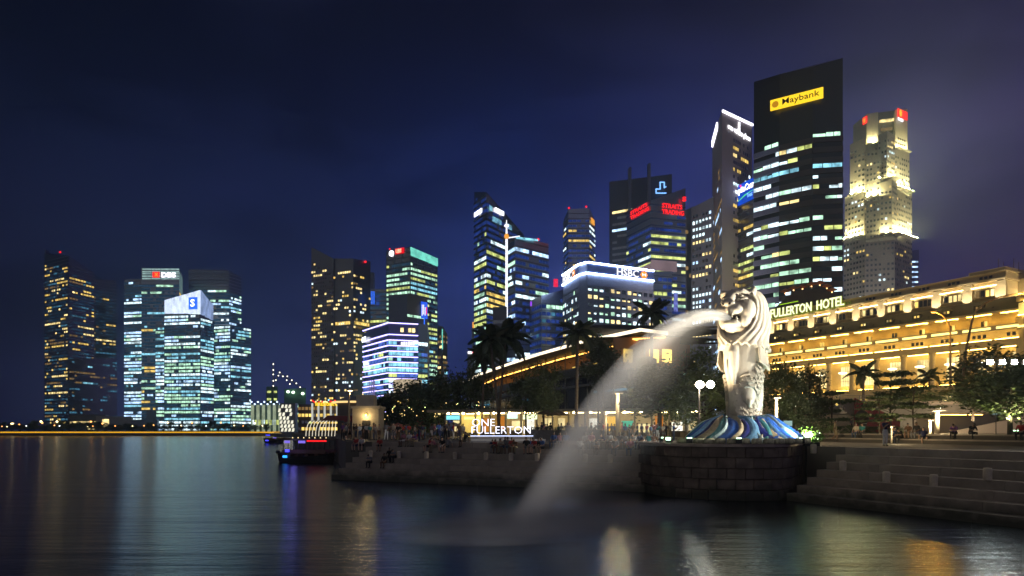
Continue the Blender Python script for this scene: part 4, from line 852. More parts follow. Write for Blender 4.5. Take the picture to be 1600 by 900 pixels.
# ground floor shops
SH = Vector((-9.5, 99, 0)); SD = Vector((33, -9, 0)).normalized(); SN = Vector((SD.y, -SD.x, 0)); SLN = 36
def sbx(name, s0, s1, n0, n1, z0, z1, m, parent=OF):
    q = MB(); q.obox(SH + SD * s0 + SN * n0 + Vector((0, 0, z0)), SD, SN, s1 - s0, n1 - n0, z1 - z0); return q.build(name, m, parent)
sbx('shop_roof', -2, SLN, -5, 2.6, 6.4, 6.75, mat('canopy_pale', (.32, .29, .22), .7)); sbx('shop_back', 0, SLN, -5.2, -5, 2.9, 6.4, mat('shop_wall', (.5, .44, .33), .8)); sbx('shop_floor', 0, SLN, -5, .5, 2.9, 2.95, CONC)
E_SHOP = emit('shop_ceiling', lin(255, 222, 150), 14); r = random.Random(3)
PANEL = ['shop_cream', 'shop_white', 'shop_teal', 'shop_gold', 'shop_amber']
PMAT = [emit('shop_cream', lin(250, 226, 160), .75, False, .35, .8), emit('shop_white', lin(255, 250, 230), 1.0, False, .3, .8), emit('shop_teal', lin(70, 190, 150), .6, False), emit('shop_gold', lin(255, 196, 60), .8, False), emit('shop_amber', lin(225, 140, 50), .5, False)]
seq = [0, 4, 4, 4, 0, 1, 0, 0, 0, 1, 3, 2, 0, 4, 1, 0]
for k in range(16):
    s = k * 2.25; sbx('shop_pillar', s - .12, s + .12, .1, .4, 2.9, 6.4, METAL)
    sbx('display_panel', s + .25, s + r.uniform(1.2, 2.0), -2.2, -2.1, 3.0, r.uniform(4.6, 5.9), PMAT[seq[k]]); sbx('shop_light', s + .4, s + 1.9, -1.4, -1.1, 6.25, 6.38, E_SHOP)
    sbx('shelf', s + .2, s + 2.0, -1.6, -1.2, 3.0, 3.0 + r.uniform(.5, 1.1), mat('shelf_dark', (.06, .045, .035), .6))
    q = MB(); v = SH + SD * (s + 1.1) + SN * 2.2; q.ell((v.x, v.y, 6.25), (.16, .16, .12), 8, 6); q.build('downlight', emit('downlight', lin(255, 226, 150), 60), OF)
sbx('shop_sign', 11.6, 13.6, .5, .6, 5.4, 6.1, emit('sign_pale_lime', lin(236, 250, 190), 1.3, False)); sbx('shop_sign', 9.3, 10.8, .5, .6, 5.5, 6.2, emit('sign_pale_teal', lin(210, 245, 225), 1.1, False)); sbx('shop_sign', .2, 2.2, .5, .6, 5.4, 6.0, emit('sign_cyan', lin(130, 220, 235), 1.0, False))
# lettering sign on the promenade
LS = tag(empty('lettering_sign', (0, 0, 0)), 'freestanding two line sign of bluish white lit capital letters on the promenade', 'sign')
q = MB(); q.obox((gx(735, 62), 62, 2.9), (1, 0, 0), (0, 1, 0), 5.8, .5, .42); q.build('plinth', mat('pale_granite', (0, 0, 0)), LS); q = MB(); q.obox((gx(735, 61.9), 61.9, 3.34), (1, 0, 0), (0, 1, 0), 5.7, .1, .06); q.build('light_line', emit('sign_ice', lin(200, 215, 255), 1.6), LS)
E_ONE = emit('letter_white', lin(232, 232, 255), 1.9)
def letters(s, px0, px1, py, h):
    r_ = text(s, E_ONE, P(px0, py, 62), (1, 0, 0), h, gx(px1, 62) - gx(px0, 62), .06, parent=LS, bold=-.012)
letters('ONE', 737.5, 773, 665.5, .64); letters('FULLERTON', 737, 829, 677.5, .66)
q = MB(); q.obox((gx(736, 60.4), 60.4, 2.9), (1, 0, 0), (0, 1, 0), 6.6, .6, .2); tag(q.build('low_bench', mat('white_stone', (.45, .45, .47), .5)), 'low pale ledge glowing blue in front of the lit lettering', 'bench')
hg = tag(empty('planter_hedge', (gx(884, 64), 64, 2.89)), 'low dark clipped hedge running on from the lettering sign', 'hedge'); q = MB(); rr_ = random.Random(5)
for k in range(1500):
    p_ = Vector((rr_.uniform(-3.3, 3.3), rr_.uniform(-.4, .4), rr_.uniform(.25, 1.3))); u_ = Vector((rr_.uniform(-1, 1), rr_.uniform(-1, 1), rr_.uniform(-1, 1))).normalized() * .12; w_ = u_.cross(Vector((0, 0, 1))) * .5; q.face([p_ - u_, p_ - w_, p_ + u_, p_ + w_])
q.build('foliage', mat('hedge_leaf', (.04, .06, .04), .6, var=.5), hg); q = MB(); q.box((0, 0, .5), (6.6, .7, 1.0)); q.build('planter', mat('planter_stone', (.06, .06, .065), .7), hg)
# ================================================================== left middle ground
KB = tag(empty('stone_kiosk'), 'small square stone pavilion with a lamp above its dark doorway', 'building')
kx, ky = gx(571, 78), 78
ST = mat('kiosk_stone', (.30, .27, .22), .85, var=.15, scale=1)
q = MB(); q.box((kx, ky + 1.6, 4.6), (3.0, 3.2, 3.5)); q.build('wall', ST, KB); q = MB(); q.box((kx, ky + 1.6, 6.5), (3.4, 3.6, .3)); q.build('cornice', ST, KB); q = MB(); q.box((kx - .2, ky + 1.6, 7.3), (2.0, 2.0, 1.3)); q.build('turret', ST, KB)
q = MB(); q.box((kx + .1, ky - .02, 3.95), (.85, .1, 2.1)); q.build('door', BLACK, KB); q = MB(); q.ell((kx + .1, ky - .25, 5.6), (.14, .14, .14), 8, 6); q.build('lamp', emit('kiosk_bulb', lin(255, 200, 90), 8), KB); plight((kx + .1, ky - .5, 5.5), 90, (1, .7, .3))
BH = tag(empty('pier_building'), 'long two storey pier building with yellow roof letters and white lit columns', 'building')
q = MB(); q.obox((gx(463, 210), 212, 2.9), (1, 0, 0), (0, 1, 0), gx(545, 210) - gx(463, 210), 14, 9); q.build('wall', BROWN, BH)
wl = []; panes(wl, (gx(465, 211.9), 211.9), (gx(545, 211.9), 211.9), 3.2, 11.7, 11.7, dict(fh=2.1, bw=1.1, wf=.75, hf=.45, lit=.65, run=2, pal=[('yell', 3), ('lime', 3), ('dimw', 4)], rows=False, unlit=1), random.Random(8)); q = MB(); pane_boxes(q, wl, .1); tag(q.build('window_pane', WL + [G_DARK], BH), kind='stuff')
for k in range(7): x = gx(487 + k * 9.7, 210); q = MB(); q.box((x, 210.6, gz(643, 210) - .2), (.5, .5, 5.6)); q.build('column', emit('column_white', lin(250, 250, 240), .42, False), BH)
text('THE FULLERTON BAY HOTEL', E_YEL, P(492, 634.5, 209.5), (1, 0, 0), 1.1, gx(533, 210) - gx(492, 210), parent=BH, bold=.03)
q = MB(); r = random.Random(1)
for k in range(24): v = P(486 + k * 2.5, 627 + r.uniform(-2, 2), 214); q.ell(v, (.28, .28, .28), 6, 4, r.randrange(3))
tag(q.build('roof_lantern', [WINS['warm'], E_RED, WINS['aqua']], BH), kind='stuff')
RP = tag(empty('round_pavilion'), 'round low roofed restaurant pavilion with a warm glowing rim behind the small stone pavilion', 'building')
v = P(556, 640, 190); q = MB(); q.lathe((v.x, v.y, 2.9), [(5, 0), (5, 8.2), (5.6, 8.4)], 20); q.build('wall', BEIGE, RP); q = MB(); q.lathe((v.x, v.y, 11.3), [(6.4, 0), (6.6, .25), (6.4, .5)], 20); q.build('glowing_rim', emit('rim_glow', lin(255, 214, 140), .9, False), RP); q = MB(); q.lathe((v.x, v.y, 11.8), [(6.0, 0), (3, 1.2), (.2, 1.5)], 20); q.build('roof', GREYP, RP)
RP = tag(empty('round_pavilion'), 'cylindrical lit drum building standing above dark trees at the foot of the striped offices', 'building')
v = P(637, 640, 260); q = MB(); q.lathe((v.x, v.y, 2.9), [(8.2, 0), (8.2, 12), (9, 12.4), (9, 14.6), (7.8, 14.8)], 24); q.build('wall', mat('drum_stone', (.28, .22, .16), .8), RP); q = MB(); q.lathe((v.x, v.y, 15.0), [(8.9, 0), (8.9, .5)], 24); q.build('glowing_rim', emit('rim_glow', (0, 0, 0), 0), RP); q = MB(); q.lathe((v.x, v.y, 17.7), [(5.4, 0), (5.4, 5.2), (4.8, 5.4)], 24); q.build('drum', emit('drum_glow', lin(225, 205, 170), .55, False, .2, .3), RP)
q = MB(); q.lathe((v.x, v.y, 15.5), [(6.5, 0), (6.2, 2.2)], 24); q.build('roof', GREYP, RP)
for k in range(14):
    w = 2 * math.pi * k / 14; q = MB(); q.box((v.x + 8.4 * math.cos(w), v.y + 8.4 * math.sin(w), 14.1), (1.0, 1.0, 1.2), w); q.build('lit_window', WINS['yell'], RP)
# lit arches of a covered walkway
AR = tag(empty('arch_walkway'), 'covered walkway of white lit curved ribs beside the moored boats', 'walkway')
for k in range(10):
    x = gx(478 + k * 5.0, 112); q = MB(); pts = [(x + .9 - .9 * math.cos(t) if k < 6 else x + .2 * math.sin(t), 112 + 0 * t, 2.9 + 2.5 * math.sin(t)) for t in [i * math.pi / 2 / 6 for i in range(7)]]
    q.tube(pts, .05, 6); q.build('arch_rib', emit('rib_light', lin(255, 244, 215), .75), AR)
q = MB(); q.obox((gx(480, 112), 112.2, 5.3), (1, 0, 0), (0, 1, 0), 5.0, 4, .18); q.build('roof', DARKP, AR)
TN_ = tag(empty('red_canopy'), 'dull red fabric canopy with a white tip above the lit curved ribs', 'canopy')
a = [P(500, 659, 118), P(552, 659, 121), P(552, 659, 130), P(500, 659, 130)]; t0, t1 = P(512, 649, 124), P(552, 650, 125)
q = MB(); q.face([a[0], a[1], t1, t0]); q.face([a[1], a[2], t1]); q.face([a[2], a[3], t0, t1]); q.face([a[3], a[0], t0], 1); q.build('fabric', [mat('red_fabric', (.30, .05, .05), .8), mat('white_fabric', (.7, .65, .68), .8)], TN_)
for p_ in a[:2]: q = MB(); q.tube([(p_.x, p_.y, 2.9), p_], .07, 6); q.build('pole', METAL, TN_)
LP = tag(empty('lattice_tower'), 'leaning lattice tower of white lit panels on the far waterfront', 'tower')
v0 = P(447, 676, 330); E_LT = emit('lattice_white', lin(245, 240, 215), .9, False, .3, .5)
for i in range(7):
    for j in range(4):
        if (i + j) % 7 == 6: continue
        x = v0.x - 2.6 + j * 1.75 - i * .28; z = 3.2 + i * 1.9; q = MB(); q.face([(x, 330, z), (x + 1.1, 330, z), (x + 1.4, 330, z + 1.6), (x + .5, 330, z + 1.6)]); q.face([(x, 330.2, z), (x + 1.1, 330.2, z), (x + 1.4, 330.2, z + 1.6), (x + .5, 330.2, z + 1.6)]); q.build('lit_panel', E_LT, LP)
q = MB(); q.prism([(v0.x - 3.2, 330.4), (v0.x + 4.4, 330.4), (v0.x + 4.4, 334), (v0.x - 3.2, 334)], 2.5, 17); q.build('core', DARKP, LP)
q = MB(); q.box((v0.x + .4, 332, 1.6), (11, 8, 2.4)); tag(q.build('landing_stage', DARKP), 'dark landing stage under the leaning lattice tower', 'pier')
CB = tag(empty('column_building'), 'pale hall with tall lit columns and blue white roof lamps on the far shore', 'building')
q = MB(); q.obox((gx(391, 480), 482, 2.5), (1, 0, 0), (0, 1, 0), gx(441, 480) - gx(391, 480), 15, 20); q.build('wall', mat('hall_teal', (.12, .17, .17), .7), CB)
for k in range(6): q = MB(); x = gx(394 + k * 8.6, 480); q.lathe((x, 480.5, 2.5), [(1.1, 0), (1.1, 19)], 10); q.build('column', emit('column_pale', lin(190, 205, 170), .45, False, .4, .15), CB)
for k in range(10): q = MB(); q.ell(P(393 + k * 5, 628 + (k % 2) * 3.5, 479), (.7, .5, .6), 8, 5); q.build('lamp', emit('lamp_ice', lin(200, 225, 255), 2.2, False), CB)
for k in range(9): q = MB(); q.box((gx(394 + k * 5.6, 479), 479.8, gz(660, 479)), (1.8, .4, 3.5)); q.build('lit_window', WINS['lime' if k % 3 else 'white'], CB)
GS = tag(empty('scaffold_building'), 'green lit building under construction behind the lattice tower', 'building')
vol(GS, [(444, 560, 608), (478, 560, 606)], dict(fh=6, bw=6, wf=.9, hf=.3, lit=.6, run=2, pal=[('lime', 2), ('green', 2), ('dimw', 2)], body=mat('scaffold_green', (.05, .16, .10), .8)), seed=90)
for px, py in ((458, 613), (473, 615), (450, 612)): q = MB(); q.ell(P(px, py, 558), (1.3, .8, 1.1), 8, 6); q.build('work_lamp', emit('work_lamp', lin(235, 255, 225), 3.5, False), GS)
vol(GS, [(416, 560, 604), (434, 560, 604)], dict(fh=6, bw=5, wf=.7, hf=.3, lit=.8, pal=[('lime', 1)], body=mat('scaffold_green', (0, 0, 0))), seed=91)
CR = tag(empty('tower_crane'), 'construction crane with bulbs strung along its mast and jib', 'crane')
E_BULB = emit('crane_bulb', lin(255, 246, 220), 2.6, False); q = MB(); q.tube([P(427, 655, 555), P(427, 566, 555)], .45, 6); q.build('mast', METAL, CR); q = MB(); q.tube([P(429, 597, 555), P(436, 582, 555), P(452, 593, 555), P(470, 606, 555)], .35, 6); q.build('jib', METAL, CR)
for px, py in ((427, 569), (427, 578), (427, 585), (427, 595), (427, 603), (431, 594), (435, 587), (437, 582), (442, 588), (448, 594), (453, 600), (449, 588), (456, 594), (463, 599), (469, 605)): q = MB(); q.ell(P(px, py, 554), (.5, .4, .5), 6, 5); q.build('bulb', E_BULB, CR)

# ================================================================== right middle ground
BR = tag(empty('road_bridge'), 'pale concrete road bridge with railings in front of the lit hotel', 'bridge')
q = MB(); q.obox((gx(1312, 112), 112, 6.6), (.985, -.17, 0), (.17, .985, 0), 62, 9, 1.4); q.build('deck', CONC, BR)
q = MB(); q.obox((gx(1312, 112), 111.9, 8.0), (.985, -.17, 0), (.17, .985, 0), 62, .4, .5); q.build('kerb', mat('kerb_pale', (.5, .42, .36), .7), BR)
for z in (8.7, 9.1, 9.5): q = MB(); q.obox((gx(1312, 112), 112.05, z), (.985, -.17, 0), (.17, .985, 0), 62, .06, .08); q.build('rail', METAL, BR)
for k in range(21): q = MB(); q.obox((gx(1312, 112) + .985 * 3 * k, 112.0 - .17 * 3 * k, 8.5), (.985, -.17, 0), (.17, .985, 0), .1, .1, 1.1); q.build('rail_post', METAL, BR)
q = MB(); q.obox((gx(1395, 112), 111, 3.0), (.985, -.17, 0), (.17, .985, 0), 3, 8, 3.6); q.build('pier_wall', CONC, BR); q = MB(); q.obox((gx(1330, 130), 124, 3.0), (.985, -.17, 0), (.17, .985, 0), 80, .6, 3.7); q.build('back_wall', DARKP, BR)
for k in range(3): q = MB(); q.obox((gx(1450 + k * 40, 110), 117, 6.48), (.985, -.17, 0), (.17, .985, 0), 5, .35, .1); q.build('soffit_light', emit('soffit_light', lin(255, 190, 90), 10), BR)
RW = tag(empty('ramp_wall'), 'pale concrete ramp wall sloping up under the leafy tree', 'wall')
q = MB(); q.prism([(gx(1497, 64), 64), (gx(1500, 64) + 26, 60), (gx(1500, 64) + 26, 61), (gx(1498, 64), 65)], 3.4, [3.65, 9.6, 9.6, 3.65]); q.build('wall', mat('ramp_concrete', (.36, .30, .24), .85, var=.15, scale=.6), RW)
q = MB(); q.prism([(gx(1496, 63.6), 63.7), (gx(1500, 64) + 26, 59.7), (gx(1500, 64) + 26, 60.4), (gx(1496, 64), 64.4)], 3.6, [3.85, 9.85, 9.85, 3.85]); q.build('coping', mat('kerb_pale', (0, 0, 0)), RW)
SW = tag(empty('stairway'), 'outdoor stairway with a red side panel leading up to the bridge', 'stairs')
for k in range(16): q = MB(); q.obox((gx(1308, 92) + k * .0 + (15 - k) * .30, 92 + .0 * k, 3.2 + k * .29), (.96, -.28, 0), (.28, .96, 0), 3.6, .9, .27); q.build('tread', mat('stair_stone', (.4, .33, .26), .8), SW)
q = MB(); q.prism([(gx(1318, 91.5) + 1.2, 90.9), (gx(1318, 91.5) + 6.4, 89.4), (gx(1318, 91.5) + 6.4, 89.6), (gx(1318, 91.5) + 1.2, 91.1)], 3.2, [8.2, 5.2, 5.2, 8.2]); q.build('side_panel', mat('red_panel', (.35, .05, .05), .6), SW)
HS_ = tag(empty('head_monument'), 'dark rounded stone monument standing near the foot of the stairway', 'monument')
v = P(1347, 665, 78); q = MB(); q.ell((v.x, v.y, 5.3), (.75, .7, .9), 14, 10); q.tube([(v.x + .1, v.y, 3.6), (v.x + .05, v.y, 4.3), (v.x, v.y, 5)], [.55, .42, .5], 12); q.build('stone', mat('monument_stone', (.10, .08, .07), .7, var=.3, scale=2, bump=.6, bscale=4), HS_)
# sign boards, bollard lights, lamp posts
def info_sign(px, py, Y, w, h, label):
    v = P(px, py, Y); s = tag(empty('info_sign', (v.x, Y, 3.0)), label, 'sign'); q = MB(); q.box((0, 0, v.z - 3.0), (w, .06, h)); q.build('board', emit('board_glow', lin(170, 205, 200), .55, False), s); q = MB(); q.tube([(0, .05, -.3), (0, .05, v.z - 3 - h / 2)], .04, 6); q.build('post', METAL, s)
info_sign(1231, 661.5, 47, .58, .36, 'small pale notice board on a post behind the statue base'); info_sign(1557, 643.5, 50, .72, .36, 'pale blue notice board on a post beside the leafy tree trunk')
def bollard_light(px, Y, zt, zb, label, w=.12, pwr=900):
    x = gx(px, Y); s = tag(empty('post_light', (x, Y, zb)), label, 'lamp', 'post lights on the plaza'); q = MB(); q.tube([(0, 0, 0), (0, 0, zt - zb - .2)], w, 8); q.build('post', mat('post_pale', (.5, .45, .35), .6), s); q = MB(); q.box((0, 0, zt - zb - .1), (w * 5, w * 5, .06)); q.build('cap', METAL, s); q = MB(); q.lathe((0, 0, zt - zb - .34), [(w * .9, 0), (w * .9, .2)], 8); q.build('lamp', emit('post_lamp', lin(255, 220, 150), 8), s); plight((x, Y - .9, zt - .45), pwr, (1, .75, .4))
bollard_light(1464, 58, gz(640, 58), 3.5, 'tall flat topped post light on the plaza in front of the dark underpass', .2, 500)
bollard_light(1453, 60, gz(655, 60), 3.5, 'shorter post light next to the tall flat topped one')
bollard_light(1213, 55, gz(620, 55), 3.0, 'post light among dark shrubs just behind the statue')
bollard_light(965, 72, gz(613, 72), 2.9, 'pale column lamp with flat cap in front of the bright shops', .22, 260)
bollard_light(947, 68, gz(645, 68), 2.9, 'thin short post light near the bright shops', .1, 120)
def street_lamp(px, Y, pyt, pyb, arm, label, col=(255, 176, 60), pw=300, lean=0, group='tall street lamps by the hotel'):
    x, zb, zt = gx(px, Y), gz(pyb, Y), gz(pyt, Y); s = tag(empty('street_lamp', (x, Y, zb)), label, 'street lamp', group); h = zt - zb
    pts = [(0, 0, 0), (lean * .3, 0, h * .45), (lean * .6, 0, h * .72)] + [(lean * .6 + (arm - lean * .6) * (1 - math.cos(t)) , 0, h * .72 + h * .28 * math.sin(t)) for t in (.35, .7, 1.0, 1.3, 1.5)]
    q = MB(); q.tube(pts, [.22, .17, .14, .12, .11, .10, .09, .08], 8); q.build('pole', mat('lamp_pole', (.30, .24, .16), .5, .3), s)
    e = pts[-1]; q = MB(); q.ell((e[0], 0, e[2]), (.55, .22, .14), 10, 6); q.build('lamp_head', METAL, s); q = MB(); q.ell((e[0], 0, e[2] - .12), (.34, .2, .10), 10, 6); q.build('lamp', emit('sodium_lamp_%d' % col[2], lin(*col), 6, True), s); plight((x + e[0], Y, zb + e[2] - .5), pw * (7 if pw > 290 else .3), lin(*col)[:3])
street_lamp(1485, 112, 487, 612, -3.0, 'tall curved street lamp with an amber head before the lit hotel')
street_lamp(1502, 96, 458, 612, 9.5, 'long arched street lamp leaning over the road beside the amber one', lean=2.5)
street_lamp(545, 92, 609, 690, .2, 'single lamp post with a bright white orange globe near the stone pavilion', (255, 220, 160), 260, group='lamp posts on the promenade')
def flood(px, py, Y, n, label, tgt, watts, dx=.9, zb=2.9, col=(1, .95, .85), ang=50, bl=.6):
    v = P(px, py, Y); s = tag(empty('floodlight_mast', (v.x, Y, zb)), label, 'floodlight'); h = v.z - zb
    px_ = 0 if n < 3 else n * dx + .5; q = MB(); q.tube([(px_, .1, 0), (px_, .1, h)], [.10, .07], 8); q.build('pole', METAL, s); q = MB(); q.box(((n - 1) * dx / 2 + (px_ / 4), .1, h), (n * dx + px_ / 2, .05, .05)); q.build('crossbar', METAL, s)
    for k in range(n):
        q = MB(); q.box((k * dx, -.02, h), (.30, .16, .26)); q.build('housing', BLACK, s); q = MB(); q.ell((k * dx, -.12, h), (.11, .05, .10) if n > 2 else (.33, .12, .30), 10, 6); q.build('lamp', emit('flood_lamp', lin(255, 240, 210), 45, True) if n < 3 else emit('flood_lamp_bright', lin(255, 246, 226), 240, True), s)
        L = bpy.data.lights.new('flood_light', 'SPOT'); L.energy = watts / n; L.spot_size = R(ang); L.spot_blend = bl; L.shadow_soft_size = .15; L.color = col
        lo = bpy.data.objects.new('flood_light', L); COL.objects.link(lo); p_ = Vector((v.x + k * dx, Y - .3, v.z)); lo.location = p_; d = Vector(tgt) - p_; lo.rotation_euler = d.to_track_quat('-Z', 'Y').to_euler()
STC = Vector((14.0, 41.0, 0))
flood(1545, 566, 35.0, 4, 'mast with four white floodlights aimed at the statue from the leafy tree side', (14.0, 41.0, 8.0), 18500, .62, 2.9, (1, .94, .78), 50, .3)
flood(1093, 601, 55, 2, 'mast with two dazzling floodlights behind the water jet', (2, 50, 1), 3000, .85, 2.9, (1, .9, .72), 75)
def ground_flood(x, y, z, tgt, watts, col, label, ang=60):
    s = tag(empty('ground_floodlight', (x, y, z)), label, 'floodlight'); d = (Vector(tgt) - Vector((x, y, z))).normalized(); rz = math.atan2(d.y, d.x) - math.pi / 2
    q = MB(); q.box((0, 0, .16), (.34, .24, .26), rz); q.build('housing', BLACK, s); q = MB(); q.box((d.x * .14, d.y * .14, .26), (.26, .10, .16), rz); q.build('lamp', emit('ground_lamp', lin(*[int(255 * min(1, c)) for c in col]), 6, True), s)
    L = bpy.data.lights.new('flood_light', 'SPOT'); L.energy = watts; L.spot_size = R(ang); L.spot_blend = .7; L.shadow_soft_size = .1; L.color = col
    lo = bpy.data.objects.new('flood_light', L); COL.objects.link(lo); lo.location = Vector((x, y, z + .3)) + d * .3; lo.rotation_euler = d.to_track_quat('-Z', 'Y').to_euler()
ground_flood(17.4, 41.6, PT, (14.3, 41.0, 6.3), 1000, (.74, 1, .78), 'black ground floodlight on the stone rim at the foot of the blue waves')
ground_flood(9.0, 41.2, PT, (12.8, 40.2, 10.4), 4800, (1, .78, .50), 'black ground floodlight at the crowd side corner of the statue base', 60)
ground_flood(12.6, 37.9, PT, (13.4, 40.2, 11.5), 800, (1, .90, .72), 'added ground floodlight on the front rim of the statue base', 46)  # added front fill, in place of floods on a pole opposite
ground_flood(9.3, 40.4, PT, (2.6, 30.5, 5.0), 4200, (1, .90, .76), 'added ground floodlight on the stone rim aimed up into the water jet', 46)  # added light that brightens the falling jet
ground_flood(10.2, 39.2, PT, (8.6, 35.7, 9.8), 9500, (1, .86, .66), 'added ground floodlight on the stone rim aimed up at the top of the water arc', 92)  # added light for the upper arc, which stays dark without it
for k, px in enumerate((1345, 1440, 1530)): facade_wash((gx(px, 97), 97, 3.6), (gx(px, 112) + 1, 112, 7.2), 2200, (1, .78, .48), 'added floodlight on the plaza lighting the concrete bridge, %s from the stairway' % ['first', 'second', 'third'][k], 110)  # added fill for the bridge face
ground_flood(16.6, 38.9, PT, (15.2, 40.2, 4.1), 330, (.62, .95, 1), 'added ground floodlight on the stone rim washing the blue waves', 110)  # extra cyan light, added to brighten the wave mound and its reflection
bollard_light(1393, 50, gz(664, 50), 2.89, 'low post light on the promenade behind the man in white trousers', .06, 120)
# ================================================================== fountain statue
def remesh(mb, voxel, smooth=6, factor=.5):
    me = mb.mesh('sculpt', []); o = bpy.data.objects.new('sculpt', me); COL.objects.link(o)
    md = o.modifiers.new('r', 'REMESH'); md.mode = 'VOXEL'; md.voxel_size = voxel; md.use_smooth_shade = True
    if smooth: sm_ = o.modifiers.new('s', 'SMOOTH'); sm_.iterations = smooth; sm_.factor = factor
    bpy.context.view_layer.update(); out = bpy.data.meshes.new_from_object(o.evaluated_get(bpy.context.evaluated_depsgraph_get()))
    bpy.data.objects.remove(o); bpy.data.meshes.remove(me); return out
MARB = mat('white_stone_glaze', (.74, .67, .55), .45, var=.07, scale=1.3, bump=.12, bscale=10)
STZ = 4.32; STR = R(-47)
ST_ = tag(empty('fountain_statue', (13.95, 41.2, STZ), STR), 'white stone lion headed fish statue spouting water from its mouth', 'statue')
m = MB()
PROF = [(-.25, .06, .88, .88), (.3, .08, .89, .88), (1.0, .10, .92, .92), (1.8, .10, .97, .96), (2.6, .06, 1.02, .99), (3.3, .0, 1.12, 1.06), (4.0, -.05, 1.14, 1.06), (4.8, -.05, 1.18, 1.02), (5.6, 0, 1.18, 1.02), (6.4, .05, 1.15, 1.05)]
base = len(m.v); NN = 28
for z, cy_, rx, ry in PROF:
    for k in range(NN): w = 2 * math.pi * k / NN; m.v.append((rx * math.cos(w), cy_ + ry * math.sin(w), z))
for i in range(len(PROF) - 1):
    for k in range(NN): k2 = (k + 1) % NN; m.f.append((base + i * NN + k, base + i * NN + k2, base + (i + 1) * NN + k2, base + (i + 1) * NN + k)); m.m.append(0); m.sm.append(True)
m.f.append(tuple(base + k for k in reversed(range(NN)))); m.f.append(tuple(base + (len(PROF) - 1) * NN + k for k in range(NN))); m.m += [0, 0]; m.sm += [True, True]
E = m.ell
E((0, .1, 6.65), (1.22, 1.18, 1.36), 24, 18)                     # skull
E((0, -.48, 6.72), (1.05, .86, 1.18), 24, 16)                    # face mass
E((0, -1.20, 6.72), (.70, .66, .42), 20, 14)                     # upper muzzle
for s in (-1, 1):
    E((s * .34, -1.52, 6.64), (.42, .38, .29), 16, 10)           # lips
    E((s * .76, -.88, 6.62), (.46, .50, .66), 18, 14)            # cheeks
    E((s * .68, -.90, 6.10), (.34, .46, .50), 14, 10)             # jaw corner
    m.tube([(s * .08, -1.36, 7.60), (s * .30, -1.36, 7.72), (s * .62, -1.22, 7.74), (s * .92, -.92, 7.56)], [.10, .15, .16, .08], 10)   # brow
    m.tube([(s * .24, -1.28, 7.30), (s * .52, -1.30, 7.20), (s * .84, -1.06, 7.34)], [.05, .075, .05], 8)       # lower lid
    m.tube([(s * .86, -.62, 7.62), (s * .98, -.58, 7.86), (s * .92, -.46, 8.06)], [.24, .20, .07], 12)          # ear
    m.tube([(s * .24, -1.74, 6.44), (s * .27, -1.78, 6.14)], [.10, .03], 8)                                       # fang
    m.tube([(s * .42, -1.52, 5.98), (s * .42, -1.56, 6.24)], [.09, .03], 8)
m.tube([(0, -1.05, 7.72), (0, -1.42, 7.36), (0, -1.70, 7.10)], [.30, .30, .32], 14)      # nose bridge
E((0, -1.76, 7.02), (.44, .24, .20), 16, 10)                     # nose
E((0, -1.10, 5.86), (.60, .70, .30), 20, 12)                     # lower jaw
E((0, -.85, 5.66), (.66, .66, .34), 18, 12)                      # chin
m.tube([(0, -1.0, 4.75), (0, -1.16, 4.2), (0, -1.14, 3.3), (0, -1.08, 2.3)], [.26, .32, .27, .10], 14)      # breast keel
def bez(p, n=9):
    p = [Vector(q) for q in p]; out = []
    for i in range(n):
        t = i / (n - 1); q = [a.copy() for a in p]
        while len(q) > 1: q = [q[j].lerp(q[j + 1], t) for j in range(len(q) - 1)]
        out.append(q[0])
    return out
RP_ = [(8.10, .05), (8.07, .40), (7.98, .72), (7.80, 1.00), (7.5, 1.22), (7.1, 1.38), (6.6, 1.47), (6.0, 1.50), (5.4, 1.47), (4.9, 1.45), (4.5, 1.50), (4.1, 1.62)]
FF_ = [(8.10, 0), (7.98, 4), (7.86, 26), (7.6, 47), (7.2, 56), (6.6, 58), (6.0, 53), (5.5, 40), (5.1, 22), (4.7, 3), (4.1, 2)]
def tab(t, z):
    for (z0, a), (z1, b) in zip(t, t[1:]):
        if z0 >= z >= z1: return a + (b - a) * (z0 - z) / (z0 - z1)
    return t[-1][1] if z < t[-1][0] else t[0][1]
